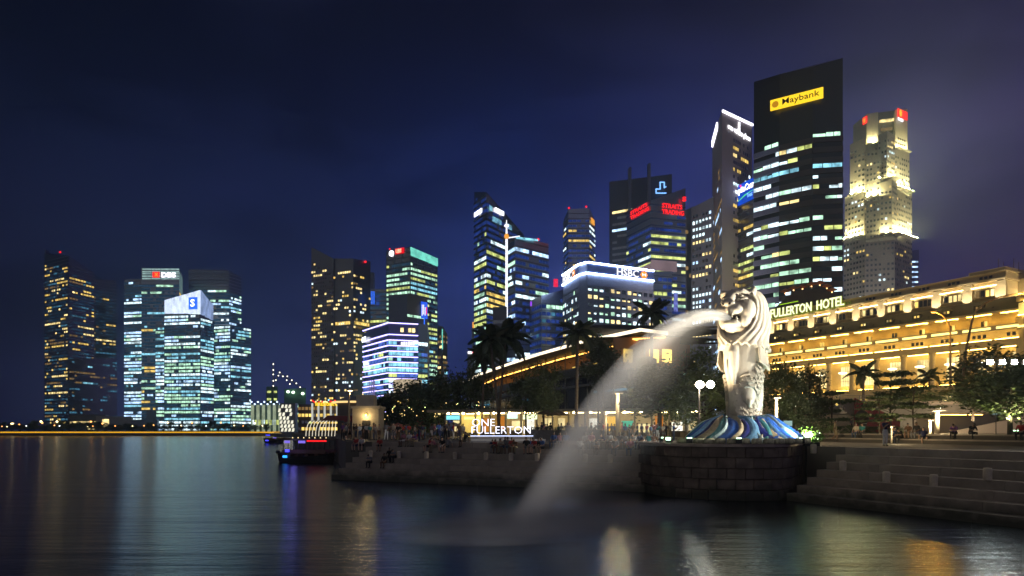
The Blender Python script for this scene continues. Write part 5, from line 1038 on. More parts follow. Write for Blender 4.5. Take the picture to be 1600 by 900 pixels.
def maneshell(s, NU=110, NV=64, locks=9):
    """one half of the mane: a thick sheet carved into flowing locks from the crown to a pointed hem"""
    g = []
    for j in range(NV + 1):
        v = j / NV; row = []
        for i in range(NU + 1):
            u = i / NU; hem = 4.62 - .42 * min(1, u * 1.6) + .17 * abs(math.sin(math.pi * locks * u)); th = v ** .8; z = 8.10 + (hem - 8.10) * th
            ff = R(tab(FF_, z)); w = ff + (math.pi - ff) * u; lk = u * locks + .55 * math.sin(2.6 * v + 1.2 * u); ridge = abs(math.sin(math.pi * lk)) ** .55; fade = min(1, v * 3.2) * (1 - .25 * v)
            rr = tab(RP_, z) + .14 * (ridge - .6) * fade + .05 * math.sin(9 * v + 6 * u) * fade; sq = .94 if abs(w) < 1.2 else 1.0
            row.append((s * rr * math.sin(w), .02 - rr * sq * math.cos(w), z))
        g.append(row)
    inner = [[(x * .82, y * .82, z - (.12 if jj == 0 else 0)) for x, y, z in row] for jj, row in enumerate(g)]
    b0 = len(m.v); W_ = NU + 1
    for rows in (g, inner): [m.v.extend(row) for row in rows]
    off_ = b0 + (NV + 1) * W_; id_ = lambda i, j, k=0: (off_ if k else b0) + j * W_ + i
    def add(*q): m.f.append(tuple(q if s > 0 else q[::-1])); m.m.append(0); m.sm.append(True)
    for j in range(NV):
        for i in range(NU): add(id_(i, j), id_(i, j + 1), id_(i + 1, j + 1), id_(i + 1, j)); add(id_(i, j, 1), id_(i + 1, j, 1), id_(i + 1, j + 1, 1), id_(i, j + 1, 1))
        add(id_(0, j), id_(0, j, 1), id_(0, j + 1, 1), id_(0, j + 1)); add(id_(NU, j), id_(NU, j + 1), id_(NU, j + 1, 1), id_(NU, j, 1))
    for i in range(NU): add(id_(i, NV), id_(i, NV, 1), id_(i + 1, NV, 1), id_(i + 1, NV)); add(id_(i, 0), id_(i + 1, 0), id_(i + 1, 0, 1), id_(i, 0, 1))
for s in (-1, 1): maneshell(s)
sc = remesh(m, .036, 3, .5); sc.materials.append(MARB); body = link('body', sc, ST_)
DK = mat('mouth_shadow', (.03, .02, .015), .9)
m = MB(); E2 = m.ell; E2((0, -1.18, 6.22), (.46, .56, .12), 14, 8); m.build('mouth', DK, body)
for s in (-1, 1):
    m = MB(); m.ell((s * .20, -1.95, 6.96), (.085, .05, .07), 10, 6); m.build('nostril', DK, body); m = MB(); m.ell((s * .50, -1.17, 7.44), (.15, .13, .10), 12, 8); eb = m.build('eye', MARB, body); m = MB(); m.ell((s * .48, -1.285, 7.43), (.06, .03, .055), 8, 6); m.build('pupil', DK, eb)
# hanging cloak panels at the sides, and belly ridges at the front
def ringpt(w, z, add=0):
    for (z0, c0, x0, y0), (z1, c1, x1, y1) in zip(PROF, PROF[1:]):
        if z0 <= z <= z1: t = (z - z0) / (z1 - z0); break
    rx, ry, c = x0 + (x1 - x0) * t + add, y0 + (y1 - y0) * t + add, c0 + (c1 - c0) * t
    return Vector((rx * math.sin(w), c - ry * math.cos(w), z))
m = MB(); NU, NV = 30, 10                                         # cloak: open at the front, pointed hem
def cl(i, j):
    w = R(66) + R(228) * i / NU; ed = abs(i / NU - .5) * 2; hem = 3.12 + .30 * ed ** 2 + .14 * math.cos(i * math.pi / 5); z = 5.0 + (hem - 5.0) * j / NV
    q = ringpt(w, z, .12 + .20 * (j / NV) ** 1.5 + .035 * math.cos(i * 2.1)); return q
for i in range(NU):
    for j in range(NV):
        a_, b_, c_, d_ = cl(i, j), cl(i + 1, j), cl(i + 1, j + 1), cl(i, j + 1); m.face([a_, b_, c_, d_], 0, True)
me_ = m.mesh('cloak', MARB); bm = bmesh.new(); bm.from_mesh(me_); bmesh.ops.remove_doubles(bm, verts=bm.verts, dist=1e-4); bmesh.ops.solidify(bm, geom=bm.faces[:], thickness=.07); bm.to_mesh(me_); bm.free(); link('cloak', me_, ST_)
for k in range(6):
    m = MB(); w = R(-25 + k * 6); m.tube([ringpt(w, z, .03) for z in (.5, 1.4, 2.4, 3.2, 3.8)], [.05, .07, .08, .07, .03], 8); m.build('belly_ridge', MARB, ST_)
# scales
q = MB(); NSX = 6
prof = []
for i in range(NSX + 1):
    t = -1 + 2 * i / NSX; prof.append((t * .23, -.30 * math.sqrt(max(0, 1 - t * t * .96)) - .02))
top_ = [(x, .0, .16) for x, z in prof]
for i in range(NSX):
    (x0, z0), (x1, z1) = prof[i], prof[i + 1]; b0 = -.105 - .03 * (1 - abs(x0) / .23); b1 = -.105 - .03 * (1 - abs(x1) / .23)
    q.face([(x0, .03, .16), (x1, .03, .16), (x1, b1, z1), (x0, b0, z0)], 0, False); q.face([(x0, b0, z0), (x1, b1, z1), (x1, .03, z1 + .06), (x0, .03, z0 + .06)])
SCM = q.mesh('scale', MARB); r = random.Random(4)
hole_w, hole_z = R(44), 1.62
for row in range(14):
    z = .30 + row * .27; nsc = 22
    for k in range(nsc):
        w = R(12) + R(300) * (k + (.5 if row % 2 else 0)) / nsc
        if z > 3.2 and w > R(90): continue
        if z > 2.45 + 1.0 * max(0, math.degrees(w) - 12) / 60: continue
        if w > R(300) and z > 2.2: continue
        if ((w - hole_w) / R(33)) ** 2 + ((z - hole_z) / .85) ** 2 < 1: continue
        p_ = ringpt(w, z, .0); o = link('scale', SCM, ST_, p_); o.rotation_euler = (r.uniform(-.04, .04), r.uniform(-.06, .06), -w * -1 if False else w); o.scale = (r.uniform(.92, 1.08),) * 3
hc = ringpt(hole_w, hole_z, .03); un = Vector((math.sin(hole_w), -math.cos(hole_w), 0)); ut = Vector((math.cos(hole_w), math.sin(hole_w), 0))
for ring, (ra, rb, n_) in enumerate(((.52, .68, 15), (.76, .94, 20))):
    for k in range(n_):
        t = 2 * math.pi * (k + .5 * ring) / n_
        if math.cos(t) > .55: continue
        x, z = math.sin(t) * ra, math.cos(t) * rb
        w = hole_w + x / 1.15; p_ = ringpt(w, max(.1, hole_z + z), .04 - .02 * ring); o = link('scale', SCM, ST_, p_)
        out_ = Vector((ut * math.sin(t) + Vector((0, 0, 1)) * math.cos(t))); nn_ = Vector((math.sin(w), -math.cos(w), 0)); zax = -out_; yax = -nn_; xax = yax.cross(zax).normalized(); zax = xax.cross(yax)
        o.rotation_euler = Matrix((xax, yax, zax)).transposed().to_euler(); o.scale = (.95, .95, .95)
for k in range(4):
    m = MB(); m.tube([ringpt(hole_w + (q_ / 1.15), hole_z + .55 + k * .24 - .22 * (q_ / .6) ** 2, .03) for q_ in (-.62, -.4, -.2, 0, .2, .4, .62)], [.03, .07, .085, .09, .085, .07, .03], 8); m.build('arched_ridge', MARB, ST_)
m = MB(); rot = Matrix((ut, un, Vector((0, 0, 1)))).transposed(); m.ell(hc - un * .06, (.40, .22, .56), 16, 12, 0, rot); m.tube([hc + un * .1 - Vector((0, 0, .2)), hc + un * .12 - Vector((0, 0, .5)) , hc + un * .04 - Vector((0, 0, .78))], [.2, .13, .04], 10); m.build('tail_boss', MARB, ST_)
# blue wave mound
WB = tag(empty('wave_base', (13.95, 41.2, PT)), 'mosaic mound of curling blue and cream wave stripes under the statue', 'base')
cols = [('wave_navy', (.012, .02, .14)), ('wave_cream', (.36, .30, .20)), ('wave_blue', (.03, .11, .42)), ('wave_pale', (.34, .46, .48)), ('wave_teal', (.05, .22, .26)), ('wave_sky', (.16, .36, .60))]
WM = [mat(n_, c, .35, var=.25, scale=6, bump=.3, bscale=18) for n_, c in cols]
NW = 40
def rim(w):  # world azimuth from +x, elongated to the right in the picture
    x, y = math.cos(w), math.sin(w); return 3.45 * (1 + .08 * max(0, x)), 2.9
def wpt(w, t):
    ax, ay = rim(w); rr = .35 + (1 - .35) * t; sw = w + .42 * math.sin(t * 2.6) * (1 if math.cos(w) < .2 else -.6)
    z = 1.40 * (1 - t ** 1.7) * (1 + .05 * math.sin(t * 9 + w)) + .10
    return Vector((ax * rr * math.cos(sw) - .12, ay * rr * math.sin(sw), z))
seqc = [0, 1, 4, 3, 2, 1, 0, 5, 1, 4, 2, 3, 0, 1, 5, 2, 3, 4, 2, 5]
for k in range(NW):
    w0 = 2 * math.pi * (k + .32 * math.sin(k * 2.3)) / NW; w1 = 2 * math.pi * (k + 1 + .32 * math.sin(k * 2.3 + 2.3)) / NW; am_ = .10 + .12 * abs(math.sin(k * 1.7)); m = MB(); NT, NC = 12, 4
    for i in range(NT):
        for j in range(NC):
            def pp(i_, j_):
                t = i_ / NT; f = j_ / NC; q_ = wpt(w0 + (w1 - w0) * f, t); q_.z += am_ * math.sin(math.pi * f) * (1 - .3 * t) - (.12 if t == 1 else 0); return q_
            m.face([pp(i, j), pp(i + 1, j), pp(i + 1, j + 1), pp(i, j + 1)], 0, True)
    m.build('wave_strip', WM[seqc[k % 20]], WB)
m = MB(); m.lathe((0, 0, 0), [(1.4, 0), (1.3, 1.2), (.1, 1.25)], 20); m.build('core', WM[0], WB)
q = MB(); q.lathe((0, 0, 0), [(.24, 0), (.28, .06), (.28, .22), (.22, .30), (.05, .31)], 10); rm = q.mesh('rim_stone', mat('mosaic_stone', (.30, .30, .20), .5, var=.4, scale=8))
for k in range(15):
    w = R(182 + k * 10.5); o = link('rim_stone', rm, WB, (3.62 * math.cos(w) - .1, 3.25 * math.sin(w) - .05, .0)); o.scale = (1.15, .9, 1)

# ------------------------------------------------------------------ water jet
def spray(name, dens, soft, col=(.86, .88, .9)):
    m = bpy.data.materials.new(name); m.use_nodes = True; t = m.node_tree; t.nodes.clear(); N = t.nodes.new; L = t.links.new
    out = N('ShaderNodeOutputMaterial'); mx = N('ShaderNodeMixShader'); tr = N('ShaderNodeBsdfTransparent'); df = N('ShaderNodeBsdfDiffuse'); tl = N('ShaderNodeBsdfTranslucent'); m2 = N('ShaderNodeMixShader'); m2.inputs[0].default_value = .5
    for s_ in (df, tl): s_.inputs[0].default_value = (*col, 1)
    L(df.outputs[0], m2.inputs[1]); L(tl.outputs[0], m2.inputs[2]); lw = N('ShaderNodeLayerWeight'); lw.inputs[0].default_value = .5
    inv = N('ShaderNodeMath'); inv.operation = 'SUBTRACT'; inv.inputs[0].default_value = 1; L(lw.outputs['Facing'], inv.inputs[1]); pw = N('ShaderNodeMath'); pw.operation = 'POWER'; pw.inputs[1].default_value = soft; L(inv.outputs[0], pw.inputs[0])
    at = N('ShaderNodeAttribute'); at.attribute_name = 'droplets'; mu = N('ShaderNodeMath'); mu.operation = 'MULTIPLY'; L(pw.outputs[0], mu.inputs[0]); L(at.outputs['Fac'], mu.inputs[1])
    m3 = N('ShaderNodeMath'); m3.operation = 'MULTIPLY'; m3.inputs[1].default_value = dens; m3.use_clamp = True; L(mu.outputs[0], m3.inputs[0])
    L(m3.outputs[0], mx.inputs[0]); L(tr.outputs[0], mx.inputs[1]); L(m2.outputs[0], mx.inputs[2]); L(mx.outputs[0], out.inputs[0]); return m
def spray_tube(mb, pts, rad, den, n=20):
    b = len(mb.v); mb.tube(pts, rad, n, cap=False); mb.d += [den[i] for i in range(len(pts)) for _ in range(n)]
MOUTH = Vector((12.62, 39.75, 9.93)); MOUTH = ST_.location + Matrix.Rotation(STR, 3, 'Z') @ Vector((0, -1.70, 6.16))
JD = Vector((.10 - MOUTH.x, 26.3 - MOUTH.y, 0)); JL = JD.length; JD.normalize()
jet = tag(empty('water_jet'), 'long blurred white arc of water falling from the statue mouth into the bay', 'water jet')
SP = spray('spray_dense', .72, 1.7); SP2 = spray('spray_fine', .15, 1.8)
def arc(v, vz, side, n=30, end=0.03):
    T_ = (vz + math.sqrt(vz * vz + 2 * 9.81 * (MOUTH.z - end))) / 9.81; out = []
    sd = Vector((-JD.y, JD.x, 0))
    for i in range(n):
        t = T_ * i / (n - 1); out.append(MOUTH + JD * v * t + sd * side * t + Vector((0, 0, vz * t - 4.905 * t * t)))
    return out
T0 = (0.45 + math.sqrt(.2025 + 2 * 9.81 * MOUTH.z)) / 9.81; V0 = JL / T0
r = random.Random(6)
def jetpart(specs, m, name, st_=0):
    mb = MB(); mb.d = []
    for v, vz, side, r0, r1, dn, fall in specs:
        p_ = arc(V0 * v, vz, side); n = len(p_); spray_tube(mb, p_, [r0 + (r1 - r0) * (i / (n - 1)) ** .5 for i in range(n)], [dn * ((1 - fall) + (fall + st_) * math.exp(-3.4 * i / (n - 1))) for i in range(n)])
    me = mb.mesh(name, m); a_ = me.attributes.new('droplets', 'FLOAT', 'POINT'); a_.data.foreach_set('value', mb.d); return link(name, me, jet)
jetpart([(1.0, .45, 0, .17, .50, 1.0, .72), (.985, .42, .04, .17, .62, .75, .70), (.965, .38, -.04, .16, .74, .55, .68), (.94, .32, .03, .15, .85, .42, .64)], SP, 'stream', 1.6)
tag(jetpart([(.915 - .035 * k - r.uniform(0, .02), .4 - .05 * k, r.uniform(-.12, .12), .10 + .02 * k, .85 + .14 * k, .62 * (.74 ** k), .45) for k in range(6)], SP2, 'droplet_veil'), kind='stuff')
# splash mist where the jet lands
mb = MB(); mb.d = []; SPM = spray('spray_mist', .24, 2.2, (.7, .72, .76))
for k in range(22):
    t = k / 21; a_ = Vector((-1.5 + 10.5 * t + r.uniform(-.5, .5), 25.8 + 9.0 * t + r.uniform(-.8, .8), .05)); b0 = len(mb.v); rr = (2.1 + r.uniform(0, 1.4)) * (1 - .45 * t); mb.ell(a_, (rr * 1.3, rr, .5 + .5 * (1 - t)), 18, 10); mb.d += [.9 - .55 * t] * (len(mb.v) - b0)
me = mb.mesh('splash_mist', SPM); a_ = me.attributes.new('droplets', 'FLOAT', 'POINT'); a_.data.foreach_set('value', mb.d); tag(link('splash_mist', me), kind='stuff')
# ================================================================== trees and plants
def leaf_mat(name, c, rough=.6): return mat(name, c, rough, var=.55, scale=.9)
LEAF = leaf_mat('leaf_green', (.085, .12, .045)); LEAF2 = leaf_mat('leaf_dark', (.05, .08, .04)); LEAFB = leaf_mat('leaf_bright', (.10, .20, .03)); BARK = mat('tree_bark', (.07, .055, .04), .9, var=.3, scale=4, bump=.5)
def crown_mesh(name, seed, n, clumps, leaf, m, flat=1.0, layers=None):
    """unit crown: leaf clusters scattered through an ellipsoid, gaps between them"""
    r = random.Random(seed); mb = MB(); cs = []
    for i in range(clumps):
        if layers:
            z = r.choice(layers); w = r.uniform(0, 6.28); d = r.uniform(.1, 1) ** .6 * (1.05 - .55 * max(0, z)); cs.append((d * math.cos(w), d * math.sin(w), z + r.uniform(-.04, .04), r.uniform(.16, .28), .22))
        else:
            v = Vector((r.gauss(0, 1), r.gauss(0, 1), r.gauss(0, 1))).normalized() * r.uniform(.35, 1) ** .5; cs.append((v.x * .85, v.y * .85, v.z * .85, r.uniform(.16, .34), .85))
    for i in range(n):
        c = r.choice(cs); v = Vector((r.gauss(0, .5), r.gauss(0, .5), r.gauss(0, .5) * c[4])) * c[3] * 1.25
        p = Vector(c[:3]) + v; a = Vector((r.uniform(-1, 1), r.uniform(-1, 1), r.uniform(-.5, .5))).normalized(); b = a.cross(Vector((r.uniform(-1, 1), r.uniform(-1, 1), r.uniform(-1, 1)))).normalized(); s = leaf * r.uniform(.6, 1.3)
        mb.face([p - a * s, p - b * s * .45, p + a * s, p + b * s * .45])
    return mb.mesh(name, m), cs
CR_ = [crown_mesh('crown', 10 + k, 4200, 38, .066, (LEAF, LEAF2, LEAF)[k % 3]) for k in range(4)]
CL_ = [crown_mesh('crown', 30 + k, 3200, 48, .066, LEAF, layers=(-.7, -.3, .1, .5, .85)) for k in range(2)]
def tree(x, y, z, h, rx, rz, label, k=0, group=None, layered=False, trunk=.16, name='tree', matx=None, rz0=None):
    t = tag(empty(name, (x, y, z)), label, 'tree', group); r = random.Random(int(x * 97 + y * 13)); me, cs = (CL_[k % 2] if layered else CR_[k % 4])
    c = link('crown', me, t, (0, 0, h - rz)); c.scale = (rx, rx, rz); c.rotation_euler = (0, 0, r.uniform(0, 6.28) if rz0 is None else rz0)
    m = MB(); zt = h - rz * .6; m.tube([(0, 0, -.3), (r.uniform(-.1, .1), r.uniform(-.1, .1), zt * .5), (0, 0, zt), (.05, 0, h - rz * .15)], [trunk * 1.3, trunk, trunk * .75, trunk * .2], 8)
    co, si = math.cos(c.rotation_euler[2]), math.sin(c.rotation_euler[2])
    for q in cs[::4]:
        e = Vector(((q[0] * co - q[1] * si) * rx, (q[0] * si + q[1] * co) * rx, h - rz + q[2] * rz)); s = Vector((0, 0, min(zt * .95, max(h * .25, e.z - .35 * math.hypot(e.x, e.y))))); m.tube([s, s.lerp(e, .5) + Vector((0, 0, .1)), e], [trunk * .45, trunk * .28, trunk * .08], 6)
    m.build('trunk', BARK, t); return t
def tp(px, pyt, pyb, Y, wpx, label, z=2.9, rzf=.5, **k):
    """tree by picture column, top row, width"""
    zt = gz(pyt, Y); h = zt - z; rx = wpx / F * Y / 2; tree(gx(px, Y), Y, z, h, rx, h * rzf if not k.get('layered') else h * rzf, label, **k)
tp(640, 588, 0, 125, 90, 'broad dark tree hiding the foot of the striped office building', k=0)
tp(600, 618, 0, 120, 70, 'low dark tree behind the small stone pavilion roof corner', k=1)
tp(690, 580, 0, 118, 88, 'dark tree strung with tiny lights at the end of the lit curved roof', k=2)
tp(735, 572, 0, 110, 80, 'dense dark tree just before the crossing palm trunks', k=3)
tp(664, 600, 0, 104, 80, 'rounded dark tree above the red stall canopy', k=1)
tp(850, 562, 0, 80, 70, 'slim dark tree before the glass wall of the waterfront building', k=0, rzf=.36, trunk=.12)
tp(822, 580, 0, 84, 60, 'small dark tree between the palm trunks and the bright shops', k=3, rzf=.35, trunk=.1)
tp(935, 520, 0, 86, 70, 'dark tree with round crown beside the single slender palm', k=2, rzf=.28, trunk=.13)
tp(1030, 566, 0, 72, 120, 'wide dark rain tree behind the falling water', k=1, rzf=.38, trunk=.22)
tp(1100, 572, 0, 66, 130, 'wide dark tree behind the twin dazzling floodlights', k=2, rzf=.40, trunk=.22)
tp(1072, 535, 0, 90, 110, 'tall dark tree behind the crown of the wide rain tree', k=0, rzf=.45)
tp(1222, 560, 0, 74, 70, 'dark tree hugging the back of the statue', k=3, z=3.3, rzf=.45)
tp(1265, 568, 0, 86, 70, 'thin branched tree before the orange lit doorway of the hotel', k=0, z=3.3, rzf=.42, trunk=.14)
tp(1300, 610, 0, 80, 72, 'small layered tree beside the stairway', k=1, z=3.3, layered=True, trunk=.09)
tp(1243, 610, 0, 62, 60, 'low leafy tree above the notice board behind the statue', k=1, z=3.2, rzf=.46)
tp(1392, 578, 0, 72, 90, 'layered young tree with flat tiers of leaves before the hotel columns', k=0, z=3.5, layered=True, trunk=.08, rzf=.42)
tp(1428, 590, 0, 68, 74, 'thin layered tree close to the tall flat topped post light', k=1, z=3.5, layered=True, trunk=.07, rzf=.40)
tp(1373, 618, 0, 64, 62, 'short layered tree over the man in white trousers', k=1, z=3.5, layered=True, trunk=.06, rzf=.38)
tp(1578, 566, 0, 47, 120, 'leafy tree with a dark trunk above the ramp wall', k=3, z=3.5, rzf=.42, trunk=.14)
tp(1558, 540, 0, 92, 130, 'airy tree in front of the hotel corner', k=2, z=5, rzf=.4)
tp(1520, 576, 0, 100, 60, 'sparse tree behind the arched street lamp', k=0, z=5.5, rzf=.4)
tp(25, 652, 0, 500, 60, 'low dark tree on the far shore at the left end of the quay', z=2.6, group='trees on the far shore') if False else None
r = random.Random(17); nth = 0
for px in list(range(4, 70, 13)) + list(range(78, 440, 11)):
    Y = 478 + r.uniform(-8, 8); h = r.uniform(4.2, 8.5); t = tree(gx(px + r.uniform(-3, 3), Y), Y, 2.6, h, r.uniform(2.6, 4.2), h * .42, 'small dark tree, %s from the open water end of the far shore row' % ORD[nth], k=nth, group='trees along the far shore', trunk=.2); nth += 1
# palms
def frond_mesh(seed, L, droop):
    r = random.Random(seed); mb = MB(); pts = []
    for i in range(11): t = i / 10; pts.append(Vector((L * (t - .22 * droop * t * t), 0, L * (.38 * t - .95 * droop * t * t))))
    mb.tube(pts, [.035 * (1 - .8 * i / 10) for i in range(11)], 4, mi=0)
    for i in range(1, 34):
        t = i / 33.5; f = t * 10; j = min(9, int(f)); p = pts[j].lerp(pts[j + 1], f - j); tan = (pts[j + 1] - pts[j]).normalized(); ll = L * .30 * math.sin(math.pi * min(1, .16 + t * .80)) ** .8
        for s in (-1, 1):
            d = (Vector((0, s, 0)) * .8 + tan * .55 + Vector((0, 0, -.55 + r.uniform(-.2, .15)))).normalized(); e = p + d * ll; mid = p + d * ll * .5 + Vector((0, 0, .04)); w = tan * .045
            mb.face([p - w, mid - w * 1.4, e, mid + w * 1.4])
    return mb.mesh('frond', LEAF2)
FR = [frond_mesh(k, 1.0, d) for k, d in enumerate((.55, .85, 1.15))]
def palm(px, py, Y, wpx, label, z=2.9, lean=0, nf=17, tr=.17, sd=0):
    v = P(px, py, Y); L = wpx / F * Y / 2 * 1.12; t = tag(empty('palm_tree', (v.x - lean, Y, z)), label, 'palm', None); r = random.Random(sd); h = v.z - z
    m = MB(); m.tube([(0, 0, -.2), (lean * .25, 0, h * .35), (lean * .65, 0, h * .7), (lean, 0, h)], [tr * 1.35, tr, tr * .85, tr * .75], 10); m.build('trunk', mat('palm_bark', (.16, .13, .10), .9, var=.25, scale=3, stretch=(1, 1, 5)), t)
    for k in range(nf):
        q = k / nf; o = link('frond', FR[min(2, int(q * 3))], t, (lean, 0, h - .05)); s = L * r.uniform(.85, 1.1); o.scale = (s, s, s); o.rotation_euler = (0, -R(62) * (1 - q) + R(6), k * 2.4 + r.uniform(-.2, .2))
    return t
palm(766, 534, 84, 78, 'tall palm with pale trunk, the nearer of the crossing pair', lean=-1.2, sd=1, nf=20); palm(790, 530, 90, 84, 'tall palm standing just behind the crossing pair of trunks', lean=1.0, sd=2, nf=20); palm(757, 560, 96, 66, 'shorter palm at the lamp lit end of the curved roof', lean=.4, sd=3)
palm(903, 522, 70, 66, 'single slender palm in front of the warm glass restaurant', sd=4, nf=20, lean=.2); palm(1018, 492, 98, 66, 'palm rising above the end of the white lit roof edge', sd=5, nf=19); palm(942, 552, 92, 44, 'small palm beside the round crowned dark tree', sd=7)
palm(1349, 584, 112, 56, 'small palm in front of the hotel colonnade beside the stairs', z=8, sd=6, nf=14, tr=.2); palm(1452, 588, 118, 44, 'little palm between hotel columns near the amber street lamp', z=8.4, sd=8, nf=14, tr=.2); palm(1500, 582, 120, 40, 'little palm at the foot of the arched street lamp', z=8.4, sd=9, nf=14, tr=.2)
def shrub(x, y, z, rx, rz, label, m, seed, leaf=.10, n=1100, name='shrub', group=None):
    t = tag(empty(name, (x, y, z)), label, 'shrub', group); me, cs = crown_mesh('foliage', seed, n, 26, leaf, m); o = link('foliage', me, t, (0, 0, rz * .8)); o.scale = (rx, rx * .8, rz)
    q = MB(); [q.tube([(0, 0, 0), (c[0] * rx * .4, c[1] * rx * .3, rz * .5), (c[0] * rx * .8, c[1] * rx * .6, rz * (.8 + c[2] * .7))], [.03, .02, .01], 5) for c in cs[::3]]; q.build('stem', BARK, t); return t
shrub(gx(1267, 44.6), 44.6, 3.1, .95, .52, 'bright green lit shrub with white flowers on the stone rim', LEAFB, 71, .11, 1500)
q = MB(); r = random.Random(3)
for k in range(26): q.ell((gx(1267, 44.6) + r.uniform(-.75, .5), 44.0 + r.uniform(-.2, .3), 3.45 + r.uniform(-.15, .25)), (.045, .045, .04), 6, 4)
tag(q.build('white_blossom', mat('petal_white', (.8, .82, .75), .6)), kind='stuff')
shrub(gx(1245, 46), 46.5, 3.1, .75, .5, 'darker green shrub between the blue waves and the bright shrub', LEAF, 72, .12, 900); shrub(gx(1082, 44.5), 44.8, 3.05, .55, .38, 'small green lit shrub on the crowd side of the blue waves', LEAFB, 73, .12, 700)
ground_flood(gx(1262, 43.6), 43.7, PT + .02, (gx(1268, 44.6), 44.8, 3.6), 1300, (.9, 1, .7), 'small spot lamp in front of the bright green shrub', 110)
for k, (px, Y, w, h) in enumerate(((1215, 66, 30, 12), (1240, 70, 36, 16), (1262, 64, 30, 12), (1285, 68, 30, 13), (1330, 72, 36, 9), (1365, 70, 34, 8), (1400, 66, 30, 8), (1420, 108, 50, 10), (1470, 106, 60, 12), (1520, 104, 50, 12), (1385, 108, 50, 10))):
    hh = h / F * Y; shrub(gx(px, Y), Y, 3.4 if Y < 80 else 8.2, w / F * Y / 1.6, max(.5, hh), ('dark garden shrub behind the plaza, %s from the statue' if Y < 80 else 'warm lit shrub beside the hotel road, %s listed from the stairway') % ORD[k if Y < 80 else k - 7], LEAF, 80 + k, .10, 900, group='garden shrubs behind the plaza' if Y < 80 else 'garden shrubs by the hotel road')
ground_flood(gx(1588, 46), 46, 3.55, (gx(1575, 47), 47.0, 6.5), 800, (1, .95, .45), 'small uplight at the trunk of the leafy tree', 100)
# hanging fairy lights in the trees on the promenade
r = random.Random(8); q = MB()
for k in range(60):
    px = r.uniform(600, 760); Y = r.uniform(95, 112); q.ell(P(px, 652 - 14 * abs(math.sin(px * .12)) + r.uniform(-6, 6) - (px - 600) * .04, Y), (.065, .065, .065), 5, 4, r.choice((0, 0, 0, 1)))
tag(q.build('string_lights', [emit('fairy_warm', lin(255, 214, 130), 2, False), emit('fairy_green', lin(220, 255, 150), 3, False)]), 'strings of small warm lights hanging between the dark promenade trees', 'string lights')
for px, py, Y, w, h, mt, lb in ((657, 632, 108, 14, 22, mat('stall_crimson', (.35, .02, .06), .7), 'crimson market stall wall under the dark trees'), (738, 655, 100, 36, 16, WINS['yell'], 'yellow lit cafe awning front behind the lettering sign')):
    t = tag(empty('market_stall', (gx(px, Y), Y, 2.9)), lb, 'stall'); q = MB(); zt = gz(py - h / 2, Y); ww = w / F * Y; q.box((0, .6, (zt - 2.9) / 2), (ww, 1.2, zt - 2.9)); q.build('booth', mt if mt.name != 'lit_yell' else mat('stall_wood', (.25, .14, .05), .7), t); q = MB(); q.box((0, .2, zt - 2.9 + .12), (ww * 1.15, 2.4, .12)); q.build('roof', mat('stall_roof', (.2, .12, .06), .7), t); q = MB(); q.box((0, -.05, zt - 3.5), (ww * .7, .08, .35)); q.build('lamp', emit('stall_lamp', lin(255, 200, 90), 3), t)
for k, (px, py, Y) in enumerate(((622, 662, 88), (708, 660, 92), (856, 640, 80), (872, 642, 83))):
    v = P(px, py, Y); t = tag(empty('parasol', (v.x, Y, 2.9)), ['pink and orange tilted parasol beside the small stone pavilion', 'pale parasol below the string lights', 'brown parasol before the bright shops', 'second brown parasol before the bright shops'][k], 'parasol', 'parasols on the promenade'); hz = v.z - 2.9
    q = MB(); q.lathe((0, 0, hz - .55), [(1.5, 0), (.8, .35), (.04, .62)], 8); q.build('canopy', mat(('canvas_pink', 'canvas_pale', 'canvas_brown', 'canvas_brown')[k], ((.45, .15, .10), (.4, .38, .34), (.12, .09, .07), (.12, .09, .07))[k], .8), t); q = MB(); q.tube([(0, 0, 0), (0, 0, hz)], .035, 6); q.build('pole', METAL, t)
# far shore lamps
r = random.Random(31); q = MB(); q.tube([(0, 0, 0), (0, 0, 6)], [.12, .07], 6); pm_ = q.mesh('post', METAL); q = MB(); q.ell((0, 0, 6.2), (.62, .62, .55), 8, 6)
gms = [q.mesh('globe', emit('globe_warm', lin(255, 222, 160), 4.5, False)), q.mesh('globe', emit('globe_amber', lin(255, 170, 90), 3, False)), q.mesh('globe', emit('globe_white', lin(240, 245, 255), 3.5, False))]
for k, px in enumerate((3, 11, 18, 20, 30, 41, 64, 66, 85, 89, 93, 137, 142, 145, 160, 180, 207, 225, 240, 262, 283, 300, 322, 345, 366, 380, 398, 410)):
    Y = 468 + r.uniform(0, 12); t = tag(empty('shore_lamp', (gx(px, Y), Y, 2.7)), 'glowing globe lamp, %s from the open water end of the far shore' % ORD[k], 'lamp', 'lamps along the far shore'); sc_ = r.uniform(.55, 1.05) if k not in (6, 9, 12) else 1.15; t.scale = (sc_,) * 3
    link('post', pm_, t); link('globe', gms[r.choice((0, 0, 1, 1, 2))], t)
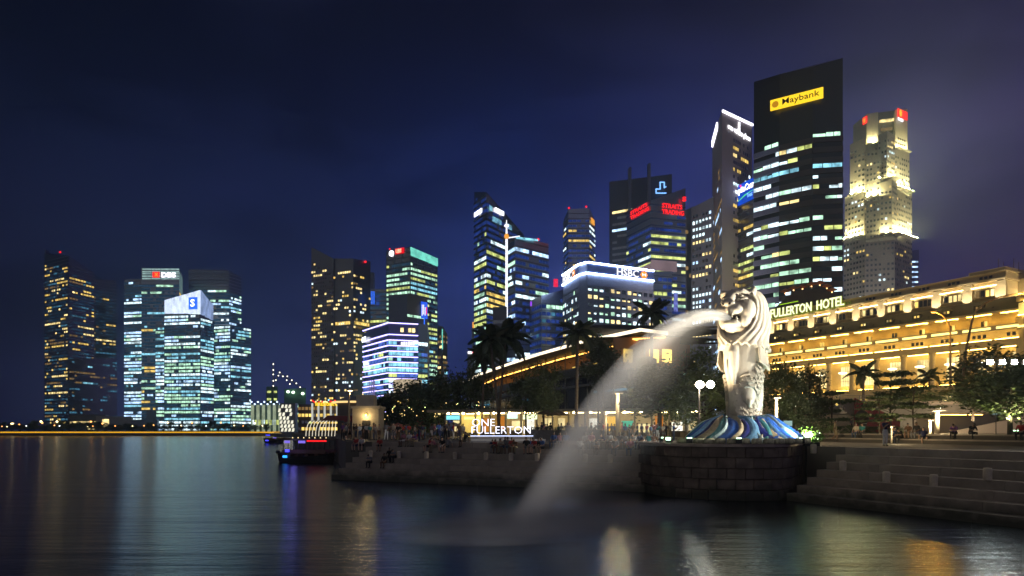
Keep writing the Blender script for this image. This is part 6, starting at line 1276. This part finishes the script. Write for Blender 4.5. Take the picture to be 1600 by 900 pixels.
# ================================================================== boats
def boat(x, y, rz, L, label, lit):
    t = tag(empty('tour_boat', (x, y, 0), rz), label, 'boat', None); HUL = mat('boat_hull', (.025, .018, .016), .5, var=.3, scale=2); m = MB(); n = 16; sec = []
    for i in range(n + 1):
        u = -1 + 2 * i / n; w = .95 * (1 - abs(u) ** 3.2) ** .6 + .05; sh = .75 + .55 * abs(u) ** 2.5; sec.append([(u * L / 2 * (1 + .03), -w * 1.35, sh), (u * L / 2, -w * 1.15, .35), (u * L / 2 * .93, -w * .7, -.3), (u * L / 2 * .93, w * .7, -.3), (u * L / 2, w * 1.15, .35), (u * L / 2 * 1.03, w * 1.35, sh)])
    for a_, b_ in zip(sec, sec[1:]):
        for j in range(5): m.face([a_[j], b_[j], b_[j + 1], a_[j + 1]], 0, True)
        m.face([(a_[0][0], a_[0][1], a_[0][2] - .25), (a_[5][0], a_[5][1], a_[5][2] - .25), (b_[5][0], b_[5][1], b_[5][2] - .25), (b_[0][0], b_[0][1], b_[0][2] - .25)])
    m.build('hull', HUL, t); m = MB(); m.lathe((-L * .51, 0, 1.25), [(.2, -.2), (.28, 0), (.2, .2)], 10); m.build('bow_fender', BLACK, t)
    m = MB(); m.box((L * .06, 0, 2.75), (L * .78, 2.9, .12)); m.box((L * .06, 0, 2.86), (L * .72, 2.5, .12)); m.build('canopy', mat('boat_canopy', (.10, .08, .07), .6), t)
    for k in range(9):
        for s in (-1, 1): m = MB(); m.tube([(-L * .30 + k * L * .09, s * 1.3, .8), (-L * .30 + k * L * .09, s * 1.3, 2.7)], .045, 6); m.build('post', BLACK, t)
    for s in (-1, 1): m = MB(); m.box((L * .06, s * 1.32, 1.35), (L * .76, .05, .45)); m.build('side_rail', mat('boat_wood', (.12, .06, .04), .6), t)
    for k in range(4): m = MB(); m.box((-L * .22 + k * L * .16, 0, 1.05), (.5, 2.2, .5)); m.build('bench', mat('boat_wood', (0, 0, 0)), t)
    for k in range(7): m = MB(); o = 0; m.ell((L * .0 + (k - 3) * .9, 1.45, 4.0), (0.001, .001, .001), 4, 3) if False else m.lathe((-L * .24 + k * L * .1, 0, 2.92), [(.06, 0), (.07, .05), (.05, .11), (.01, .13)], 8); m.build('lantern', emit('boat_lantern', lin(255, 225, 160), 1.2), t)
    for px_, z, sz, mt in lit: m = MB(); m.box((px_ * L, -1.42, z), sz); m.build('light_panel', mt, t)
    return t
EBL, EVI, ERS, ECY = emit('boat_blue', (.05, .05, 1), 2.2), emit('boat_violet', (.22, .16, .8), .8), emit('boat_red', (1, .015, .02), 1.0), emit('boat_cyan', (.03, .3, 1), 1.6)
b = boat(gx(478, 82), 82, R(-14), 7.6, 'dark wooden tour boat with blue and red lights moored beside the long steps', [(-.22, 2.5, (.7, .1, .3), EVI), (.04, 2.5, (.9, .1, .3), EVI), (-.22, 1.45, (.5, .1, .3), EBL), (-.26, .75, (.55, .1, .28), ECY), (.30, 2.62, (2.6, .1, .16), ERS)])
b.scale = (.98, 1, 1.0)
b = boat(-71.5, 205, R(-20), 7.0, 'second tour boat glowing violet blue, moored behind the first near the lit ribs', [(-.15, 2.4, (1.6, .1, .16), EBL), (.2, 1.6, (1.2, .1, .2), EVI), (-.2, .8, (1, .1, .3), EBL)])
L = bpy.data.lights.new('boat_glow', 'POINT'); L.energy = 18; L.color = (.25, .2, 1); L.shadow_soft_size = .3; lo = bpy.data.objects.new('boat_glow', L); COL.objects.link(lo); lo.location = (gx(466, 82), 80.2, 2.2)
# ================================================================== people
SK = [mat('skin_%s' % n, c, .6) for n, c in (('tan', (.32, .19, .12)), ('pale', (.48, .31, .22)), ('brown', (.14, .08, .05)))]
CL = {n: mat('cloth_' + n.replace(' ', '_'), c, .85, var=.15, scale=8) for n, c in (('black', (.012, .012, .014)), ('navy', (.015, .02, .07)), ('white', (.62, .62, .60)), ('red', (.38, .03, .03)), ('grey', (.16, .16, .17)), ('pink', (.45, .18, .22)), ('teal', (.03, .18, .18)), ('cream', (.5, .43, .32)), ('blue', (.05, .12, .34)), ('brown', (.12, .06, .03)), ('khaki', (.22, .18, .11)), ('denim', (.05, .08, .15)), ('purple', (.14, .05, .20)), ('orange', (.42, .16, .04)))}
SHOE = mat('shoe_dark', (.02, .018, .016), .6); HAIRS = [mat('hair_black', (.008, .007, .006), .5), mat('hair_brown', (.03, .018, .01), .5)]
def V(*a): return Vector(a)
def human(J, shorts=False, longhair=False):
    """one continuous body from joints; returns (body mesh, hair mesh)"""
    m = MB(); pel, wai, che, nek, hd = (V(*J[k]) for k in ('pelvis', 'waist', 'chest', 'neck', 'head')); bones = []
    up = (hd - nek).normalized(); fw = V(*J.get('face', (0, -1, 0))).normalized(); fw = (fw - up * fw.dot(up)).normalized(); rt = fw.cross(up); rot = Matrix((rt, -fw, up)).transposed()
    tn = (nek - che).normalized(); m.tube([pel - (wai - pel) * .35, pel, wai, che, che + tn * .10, nek], [.13, .165, .145, .178, .165, .06], 14, flat=.66)
    m.tube([nek - tn * .04, nek + (hd - nek) * .6], [.058, .052], 10); m.ell(hd, (.077, .097, .118), 16, 12, 0, rot); m.ell(hd - up * .06 + fw * .045, (.05, .05, .06), 10, 8, 0, rot)
    m.tube([hd + fw * .088 + up * .02, hd + fw * .112 - up * .02], [.013, .017], 6); [m.ell(hd + rt * s * .078 - fw * .005 - up * .005, (.012, .022, .032), 6, 5, 0, rot) for s in (-1, 1)]
    m.tube([hd + fw * .09 - up * .055 + rt * .022, hd + fw * .09 - up * .055 - rt * .022], .010, 6)
    bones += [(pel - V(0, 0, .05), pel, 'leg'), (wai, nek - tn * .05, 'top'), (nek, hd + up * .1, 'skin')]
    for s, S_ in ((-1, 'l'), (1, 'r')):
        sh, el, wr = (V(*J[k + S_]) for k in ('sh', 'el', 'wr')); hp, kn, an = (V(*J[k + S_]) for k in ('hp', 'kn', 'an'))
        m.tube([che + tn * .08, sh], [.09, .068], 10); m.tube([sh, sh.lerp(el, .5), el, el.lerp(wr, .4), wr], [.066, .056, .045, .044, .030], 10)
        d = (wr - el).normalized(); sd = d.cross(fw); sd = sd.normalized() if sd.length > .05 else rt; nn = sd.cross(d); hrot = Matrix((sd, nn, d)).transposed(); pc = wr + d * .055; m.ell(pc, (.040, .020, .055), 10, 8, 0, hrot)
        for k in range(4): b = wr + d * .095 + sd * (.027 - .018 * k); L_ = (.062, .074, .068, .052)[k]; m.tube([b, b + d * L_ * .5 + nn * .006, b + d * L_ + nn * .022], [.010, .0095, .007], 6)
        b = wr + d * .03 + sd * .034; m.tube([b, b + sd * .028 + d * .03, b + sd * .030 + d * .062], [.012, .011, .008], 6)
        m.tube([pel + (hp - pel) * .5, hp, hp.lerp(kn, .5), kn, kn.lerp(an, .35), an], [.115, .104, .088, .064, .064, .044], 12)
        fd = V(*J.get('toe', (0, -1, -.1))).normalized(); fx = V(0, 0, 1) if abs(fd.z) < .9 else V(0, 1, 0); fr = fd.cross(fx).normalized(); frot = Matrix((fr, -fd, fr.cross(fd) * 1)).transposed(); m.ell(an + fd * .07 - V(0, 0, .035), (.046, .125, .042), 10, 8, 0, frot)
        bones += [(che + tn * .08, sh, 'top'), (sh, sh.lerp(el, .85), 'top'), (el, wr + d * .15, 'skin'), (hp, kn, 'leg'), (kn, an + V(0, 0, .03), 'skin' if shorts else 'leg'), (an - V(0, 0, .02), an + fd * .16 - V(0, 0, .03), 'shoe')]
    me = remesh(m, .0135, 3, .5); ix = {'skin': 0, 'top': 1, 'leg': 2, 'shoe': 3}
    for k in range(4): me.materials.append(SK[0])
    bl = [(a, b - a, max(1e-9, (b - a).length_squared), ix[t]) for a, b, t in bones]
    idx = []
    for p in me.polygons:
        c = p.center; best = 9; bi = 0
        for a, d, l2, t in bl:
            k = max(0, min(1, (c - a).dot(d) / l2)); q = (c - a - d * k).length_squared
            if q < best: best, bi = q, t
        idx.append(bi)
    me.polygons.foreach_set('material_index', idx)
    h = MB(); n = 16; prof = []
    for i in range(9):
        for k in range(n):
            w = 2 * math.pi * k / n; lim = 1.15 + (1.0 if longhair else .55) * max(0, math.sin(w)) ** .7 + .12 * abs(math.cos(w)); th = lim * i / 8; k_ = 1.09 + .03 * math.sin(5 * w + i)
            h.v.append(tuple(hd + rot @ V(.077 * k_ * math.sin(th) * math.cos(w), .099 * k_ * math.sin(th) * math.sin(w) + .008, .122 * k_ * math.cos(th) - (.10 * max(0, th - 1.7) if longhair else 0))))
    for i in range(8):
        for k in range(n): k2 = (k + 1) % n; h.f.append((i * n + k, (i + 1) * n + k, (i + 1) * n + k2, i * n + k2)); h.m.append(0); h.sm.append(True)
    return me, h.mesh('hair', HAIRS[0])
def standing(**k):
    J = dict(pelvis=(0, 0, .96), waist=(0, -.005, 1.10), chest=(0, 0, 1.30), neck=(0, .005, 1.46), head=(0, -.015, 1.60), shl=(-.185, 0, 1.40), shr=(.185, 0, 1.40), ell=(-.24, .03, 1.12), elr=(.24, .03, 1.12), wrl=(-.24, -.06, .88), wrr=(.24, -.06, .88),
             hpl=(-.10, 0, .90), hpr=(.10, 0, .90), knl=(-.11, -.02, .49), knr=(.11, -.02, .49), anl=(-.12, .03, .075), anr=(.12, .03, .075), toe=(0, -1, 0)); J.update(k); return J
def seated(**k):
    J = dict(pelvis=(0, .02, .12), waist=(0, .01, .27), chest=(0, -.03, .47), neck=(0, -.05, .63), head=(0, -.09, .76), shl=(-.185, -.03, .56), shr=(.185, -.03, .56), ell=(-.25, -.12, .31), elr=(.25, -.12, .31), wrl=(-.13, -.34, .20), wrr=(.13, -.34, .20),
             hpl=(-.10, -.04, .10), hpr=(.10, -.04, .10), knl=(-.14, -.44, .11), knr=(.14, -.44, .11), anl=(-.13, -.42, -.33), anr=(.13, -.42, -.33), toe=(0, -1, 0)); J.update(k); return J
PR = {'standing': human(standing()), 'standing with phone raised': human(standing(ell=(-.22, -.10, 1.16), elr=(.22, -.10, 1.16), wrl=(-.09, -.33, 1.36), wrr=(.09, -.33, 1.36))),
      'standing with one hand on hip': human(standing(elr=(.38, .05, 1.18), wrr=(.22, -.07, 1.04), knl=(-.13, -.06, .49), anl=(-.17, -.02, .075), face=(.4, -1, 0)), longhair=True),
      'walking': human(standing(knl=(-.10, -.16, .50), anl=(-.10, -.12, .09), knr=(.10, -.02, .49), anr=(.10, .24, .11), ell=(-.24, .10, 1.13), wrl=(-.23, .12, .90), elr=(.24, -.06, 1.13), wrr=(.22, -.22, .93)), True),
      'sitting': human(seated()), 'sitting with hands on knees': human(seated(wrl=(-.14, -.40, .22), wrr=(.14, -.40, .22), chest=(0, -.07, .46), neck=(0, -.13, .61), head=(0, -.19, .73), shl=(-.185, -.09, .55), shr=(.185, -.09, .55)), True, True),
      'sitting and leaning back': human(seated(chest=(0, .08, .46), neck=(0, .11, .62), head=(0, .10, .75), shl=(-.185, .08, .55), shr=(.185, .08, .55), ell=(-.27, .22, .32), elr=(.27, .22, .32), wrl=(-.26, .27, .08), wrr=(.26, .27, .08), knr=(.16, -.42, .16), anr=(.15, -.5, -.30)), True),
      'sitting hunched over': human(seated(waist=(0, -.02, .27), chest=(0, -.15, .43), neck=(0, -.26, .55), head=(0, -.36, .64), shl=(-.185, -.17, .50), shr=(.185, -.17, .50), ell=(-.22, -.34, .28), elr=(.22, -.34, .28), wrl=(-.05, -.50, .30), wrr=(.05, -.50, .30), face=(0, -1, -.3)))}
SHORTP = {'standing with phone raised': 'holding up a phone', 'standing with one hand on hip': 'standing hand on hip', 'sitting with hands on knees': 'sitting upright', 'sitting and leaning back': 'leaning back', 'sitting hunched over': 'hunched over'}
USED = set(); rp = random.Random(21); SKN = {0: '', 1: '', 2: ''}
TOPS = ['black', 'navy', 'white', 'red', 'grey', 'pink', 'teal', 'cream', 'blue', 'brown', 'purple', 'orange']; TW = [5, 4, 3, 3, 4, 2, 2, 2, 3, 2, 1, 1]; BOTS = ['black', 'denim', 'khaki', 'grey', 'navy', 'brown', 'white']; BW = [5, 5, 3, 3, 2, 2, 1]
def person(x, y, z, rz, pose, where, top=None, bot=None, group=None, label=None, sc=None):
    for _ in range(200):
        tp_, bt = top or rp.choices(TOPS, TW)[0], bot or rp.choices(BOTS, BW)[0]; lb = label or 'person in %s top and %s %s %s %s' % (tp_, bt, 'shorts' if pose in ('walking', 'sitting with hands on knees', 'sitting and leaning back') else 'trousers', SHORTP.get(pose, pose), where)
        if lb not in USED: break
    USED.add(lb); me, hm = PR[pose]; sc = sc or rp.uniform(.92, 1.05)
    o = tag(link('person', me, None, (x, y, z), rz), lb, 'person', group); o.scale = (sc, sc, sc)
    for s, mt in zip(o.material_slots, (rp.choice(SK), CL[tp_], CL[bt], SHOE)): s.link = 'OBJECT'; s.material = mt
    h = link('hair', hm, o); h.material_slots[0].link = 'OBJECT'; h.material_slots[0].material = rp.choice(HAIRS); return o
FACE = math.asin(-NA.x)
def onstep(px, i, pose, where, d=.27, **k):
    o = i * .86 + d; q = (px - 800) / F; s = (q * (54 + NA.y * o) + 14.3 - NA.x * o) / (DA.x - DA.y * q); p = A + DA * s + NA * o
    return person(p.x, p.y, (i + 1) * .414 + .012, FACE + rp.uniform(-.5, .5), pose, where, **k)
SIT = ['sitting', 'sitting with hands on knees', 'sitting and leaning back', 'sitting hunched over']; STD = ['standing', 'standing with phone raised', 'standing with one hand on hip', 'walking']
G1, G2, G3 = 'people sitting on the long terrace', 'people standing on the promenade', 'people on the plaza'
for px, i, w, t, b in ((558, 5, 'at the boat end', None, None), (566, 5, 'at the boat end', 'white', None), (594, 5, 'below the stone pavilion', 'red', None), (579, 2, 'lowest on the terrace', 'grey', 'black'), (601, 2, 'low on the dark terrace', 'black', None), (609, 3, 'on the lower terrace', 'black', None), (617, 3, 'on the lower terrace', 'grey', None),
                       (632, 6, 'below the dark trees', 'pink', None), (640, 6, 'below the dark trees', 'white', None), (650, 6, 'below the dark trees', None, None), (671, 5, 'below the red stall', 'red', None), (680, 5, 'below the red stall', None, None), (692, 5, 'before the lettering sign', 'black', 'white'), (699, 5, 'before the lettering sign', 'grey', None), (726, 6, 'under the first letter of the sign', 'black', None)): onstep(px, i, rp.choice(SIT), w, top=t, bot=b, group=G1)
for k, px in enumerate((770, 776, 783, 788, 794, 800, 806, 823, 829, 836, 842, 848, 866, 875, 884)): onstep(px, 5 if k < 12 else 6, rp.choice(SIT), 'below the lit lettering' if k < 7 else ('below the sign end' if k < 12 else 'before the bright shops'), group=G1, top='red' if k in (1, 5) else None)
for k, px in enumerate((906, 915, 924, 934, 944, 953, 962, 969, 977, 985, 992, 1000, 1006, 1014, 1022)): onstep(px, 6 if k % 3 else 5, rp.choice(SIT), 'behind the water jet' if px < 960 else 'near the statue base', group=G1, top='white' if k == 12 else None)
def crowd(px, Y, where, pose=None, **k): return person(gx(px, Y), Y, 2.885, rp.uniform(-3, 3), pose or rp.choice(STD), where, group=G2, **k)
for k in range(12): crowd(536 + k * 5.2 + rp.uniform(-1.5, 1.5), rp.uniform(66, 76), 'by the stone pavilion')
for k in range(20): crowd(604 + k * 6.2 + rp.uniform(-2, 2), rp.uniform(64, 78), 'under the promenade trees')
for k in range(5): crowd(840 + k * 5.5 + rp.uniform(-2, 2), rp.uniform(64, 80), 'beside the lettering sign')
for k in range(15): crowd(872 + k * 6.4 + rp.uniform(-2, 2), rp.uniform(63, 82), 'before the shop windows')
for k in range(14): crowd(970 + k * 6.5 + rp.uniform(-2, 2), rp.uniform(57, 76), 'behind the statue base')
person(gx(1383, 44), 44, 2.885, .3, 'standing with phone raised', '', 'navy', 'white', G3, 'person standing in navy top and white trousers at the head of the side steps', 1.02)
def seat(px, row, pose, label, top, bot, face=None):
    q = (px - 800) / F; o = .45 * row + .28; b = T1 - TD * 4 + TN * o; s = (q * b.y - b.x) / (TD.x - q * TD.y); p = b + TD * s
    person(p.x, p.y, 3.245 + .36 * row, (face if face is not None else -1.0) + rp.uniform(-.2, .2), pose, '', top, bot, G3, label)
seat(1338, 1, 'sitting', 'person in pale top sitting by the foot of the stairway', 'cream', 'denim'); seat(1348, 1, 'sitting', 'person in teal top sitting next to the pale topped one', 'teal', 'black'); seat(1408, 0, 'sitting hunched over', 'person in black sitting hunched at the near end of the seated group', 'black', 'black'); seat(1398, 0, 'sitting', 'person in blue top sitting beside the hunched one', 'navy', 'denim')
seat(1420, 1, 'sitting with hands on knees', 'person in brown top and shorts in the middle of the seated group', 'brown', 'khaki'); seat(1433, 1, 'sitting', 'person in black top and grey trousers sitting close to a friend', 'black', 'grey'); seat(1443, 0, 'sitting and leaning back', 'person in navy leaning back at the post light end of the group', 'navy', 'black', -.3)
seat(1492, 1, 'sitting hunched over', 'person in dark purple sitting alone before the ramp wall', 'purple', 'black'); seat(1517, 1, 'sitting hunched over', 'person in dark clothes slumped before the ramp wall coping', 'black', 'black', -.2); seat(1596, 1, 'sitting', 'person in red top sitting at the edge of the view by the tree', 'red', 'black')
person(gx(1330, 76), 76, 3.58, .6, 'standing', '', 'grey', 'black', G3, 'person in grey top standing at the foot of the stairway'); person(gx(1305, 58), 58, 3.0, 1.2, 'walking', '', 'khaki', 'khaki', G3, 'person in khaki walking past the shrubs behind the statue base')
# ================================================================== night haze over the bay
hm = bpy.data.materials.new('night_haze'); hm.use_nodes = True; ht = hm.node_tree; ht.nodes.clear()
hv = ht.nodes.new('ShaderNodeVolumePrincipled'); ho = ht.nodes.new('ShaderNodeOutputMaterial'); hv.inputs['Density'].default_value = .00038; hv.inputs['Color'].default_value = (.62, .80, 1, 1); hv.inputs['Anisotropy'].default_value = .7
ht.links.new(hv.outputs[0], ho.inputs['Volume'])
q = MB(); q.box((-100, 490, 159.5), (1640, 1160, 325)); tag(q.build('haze', hm), kind='stuff')
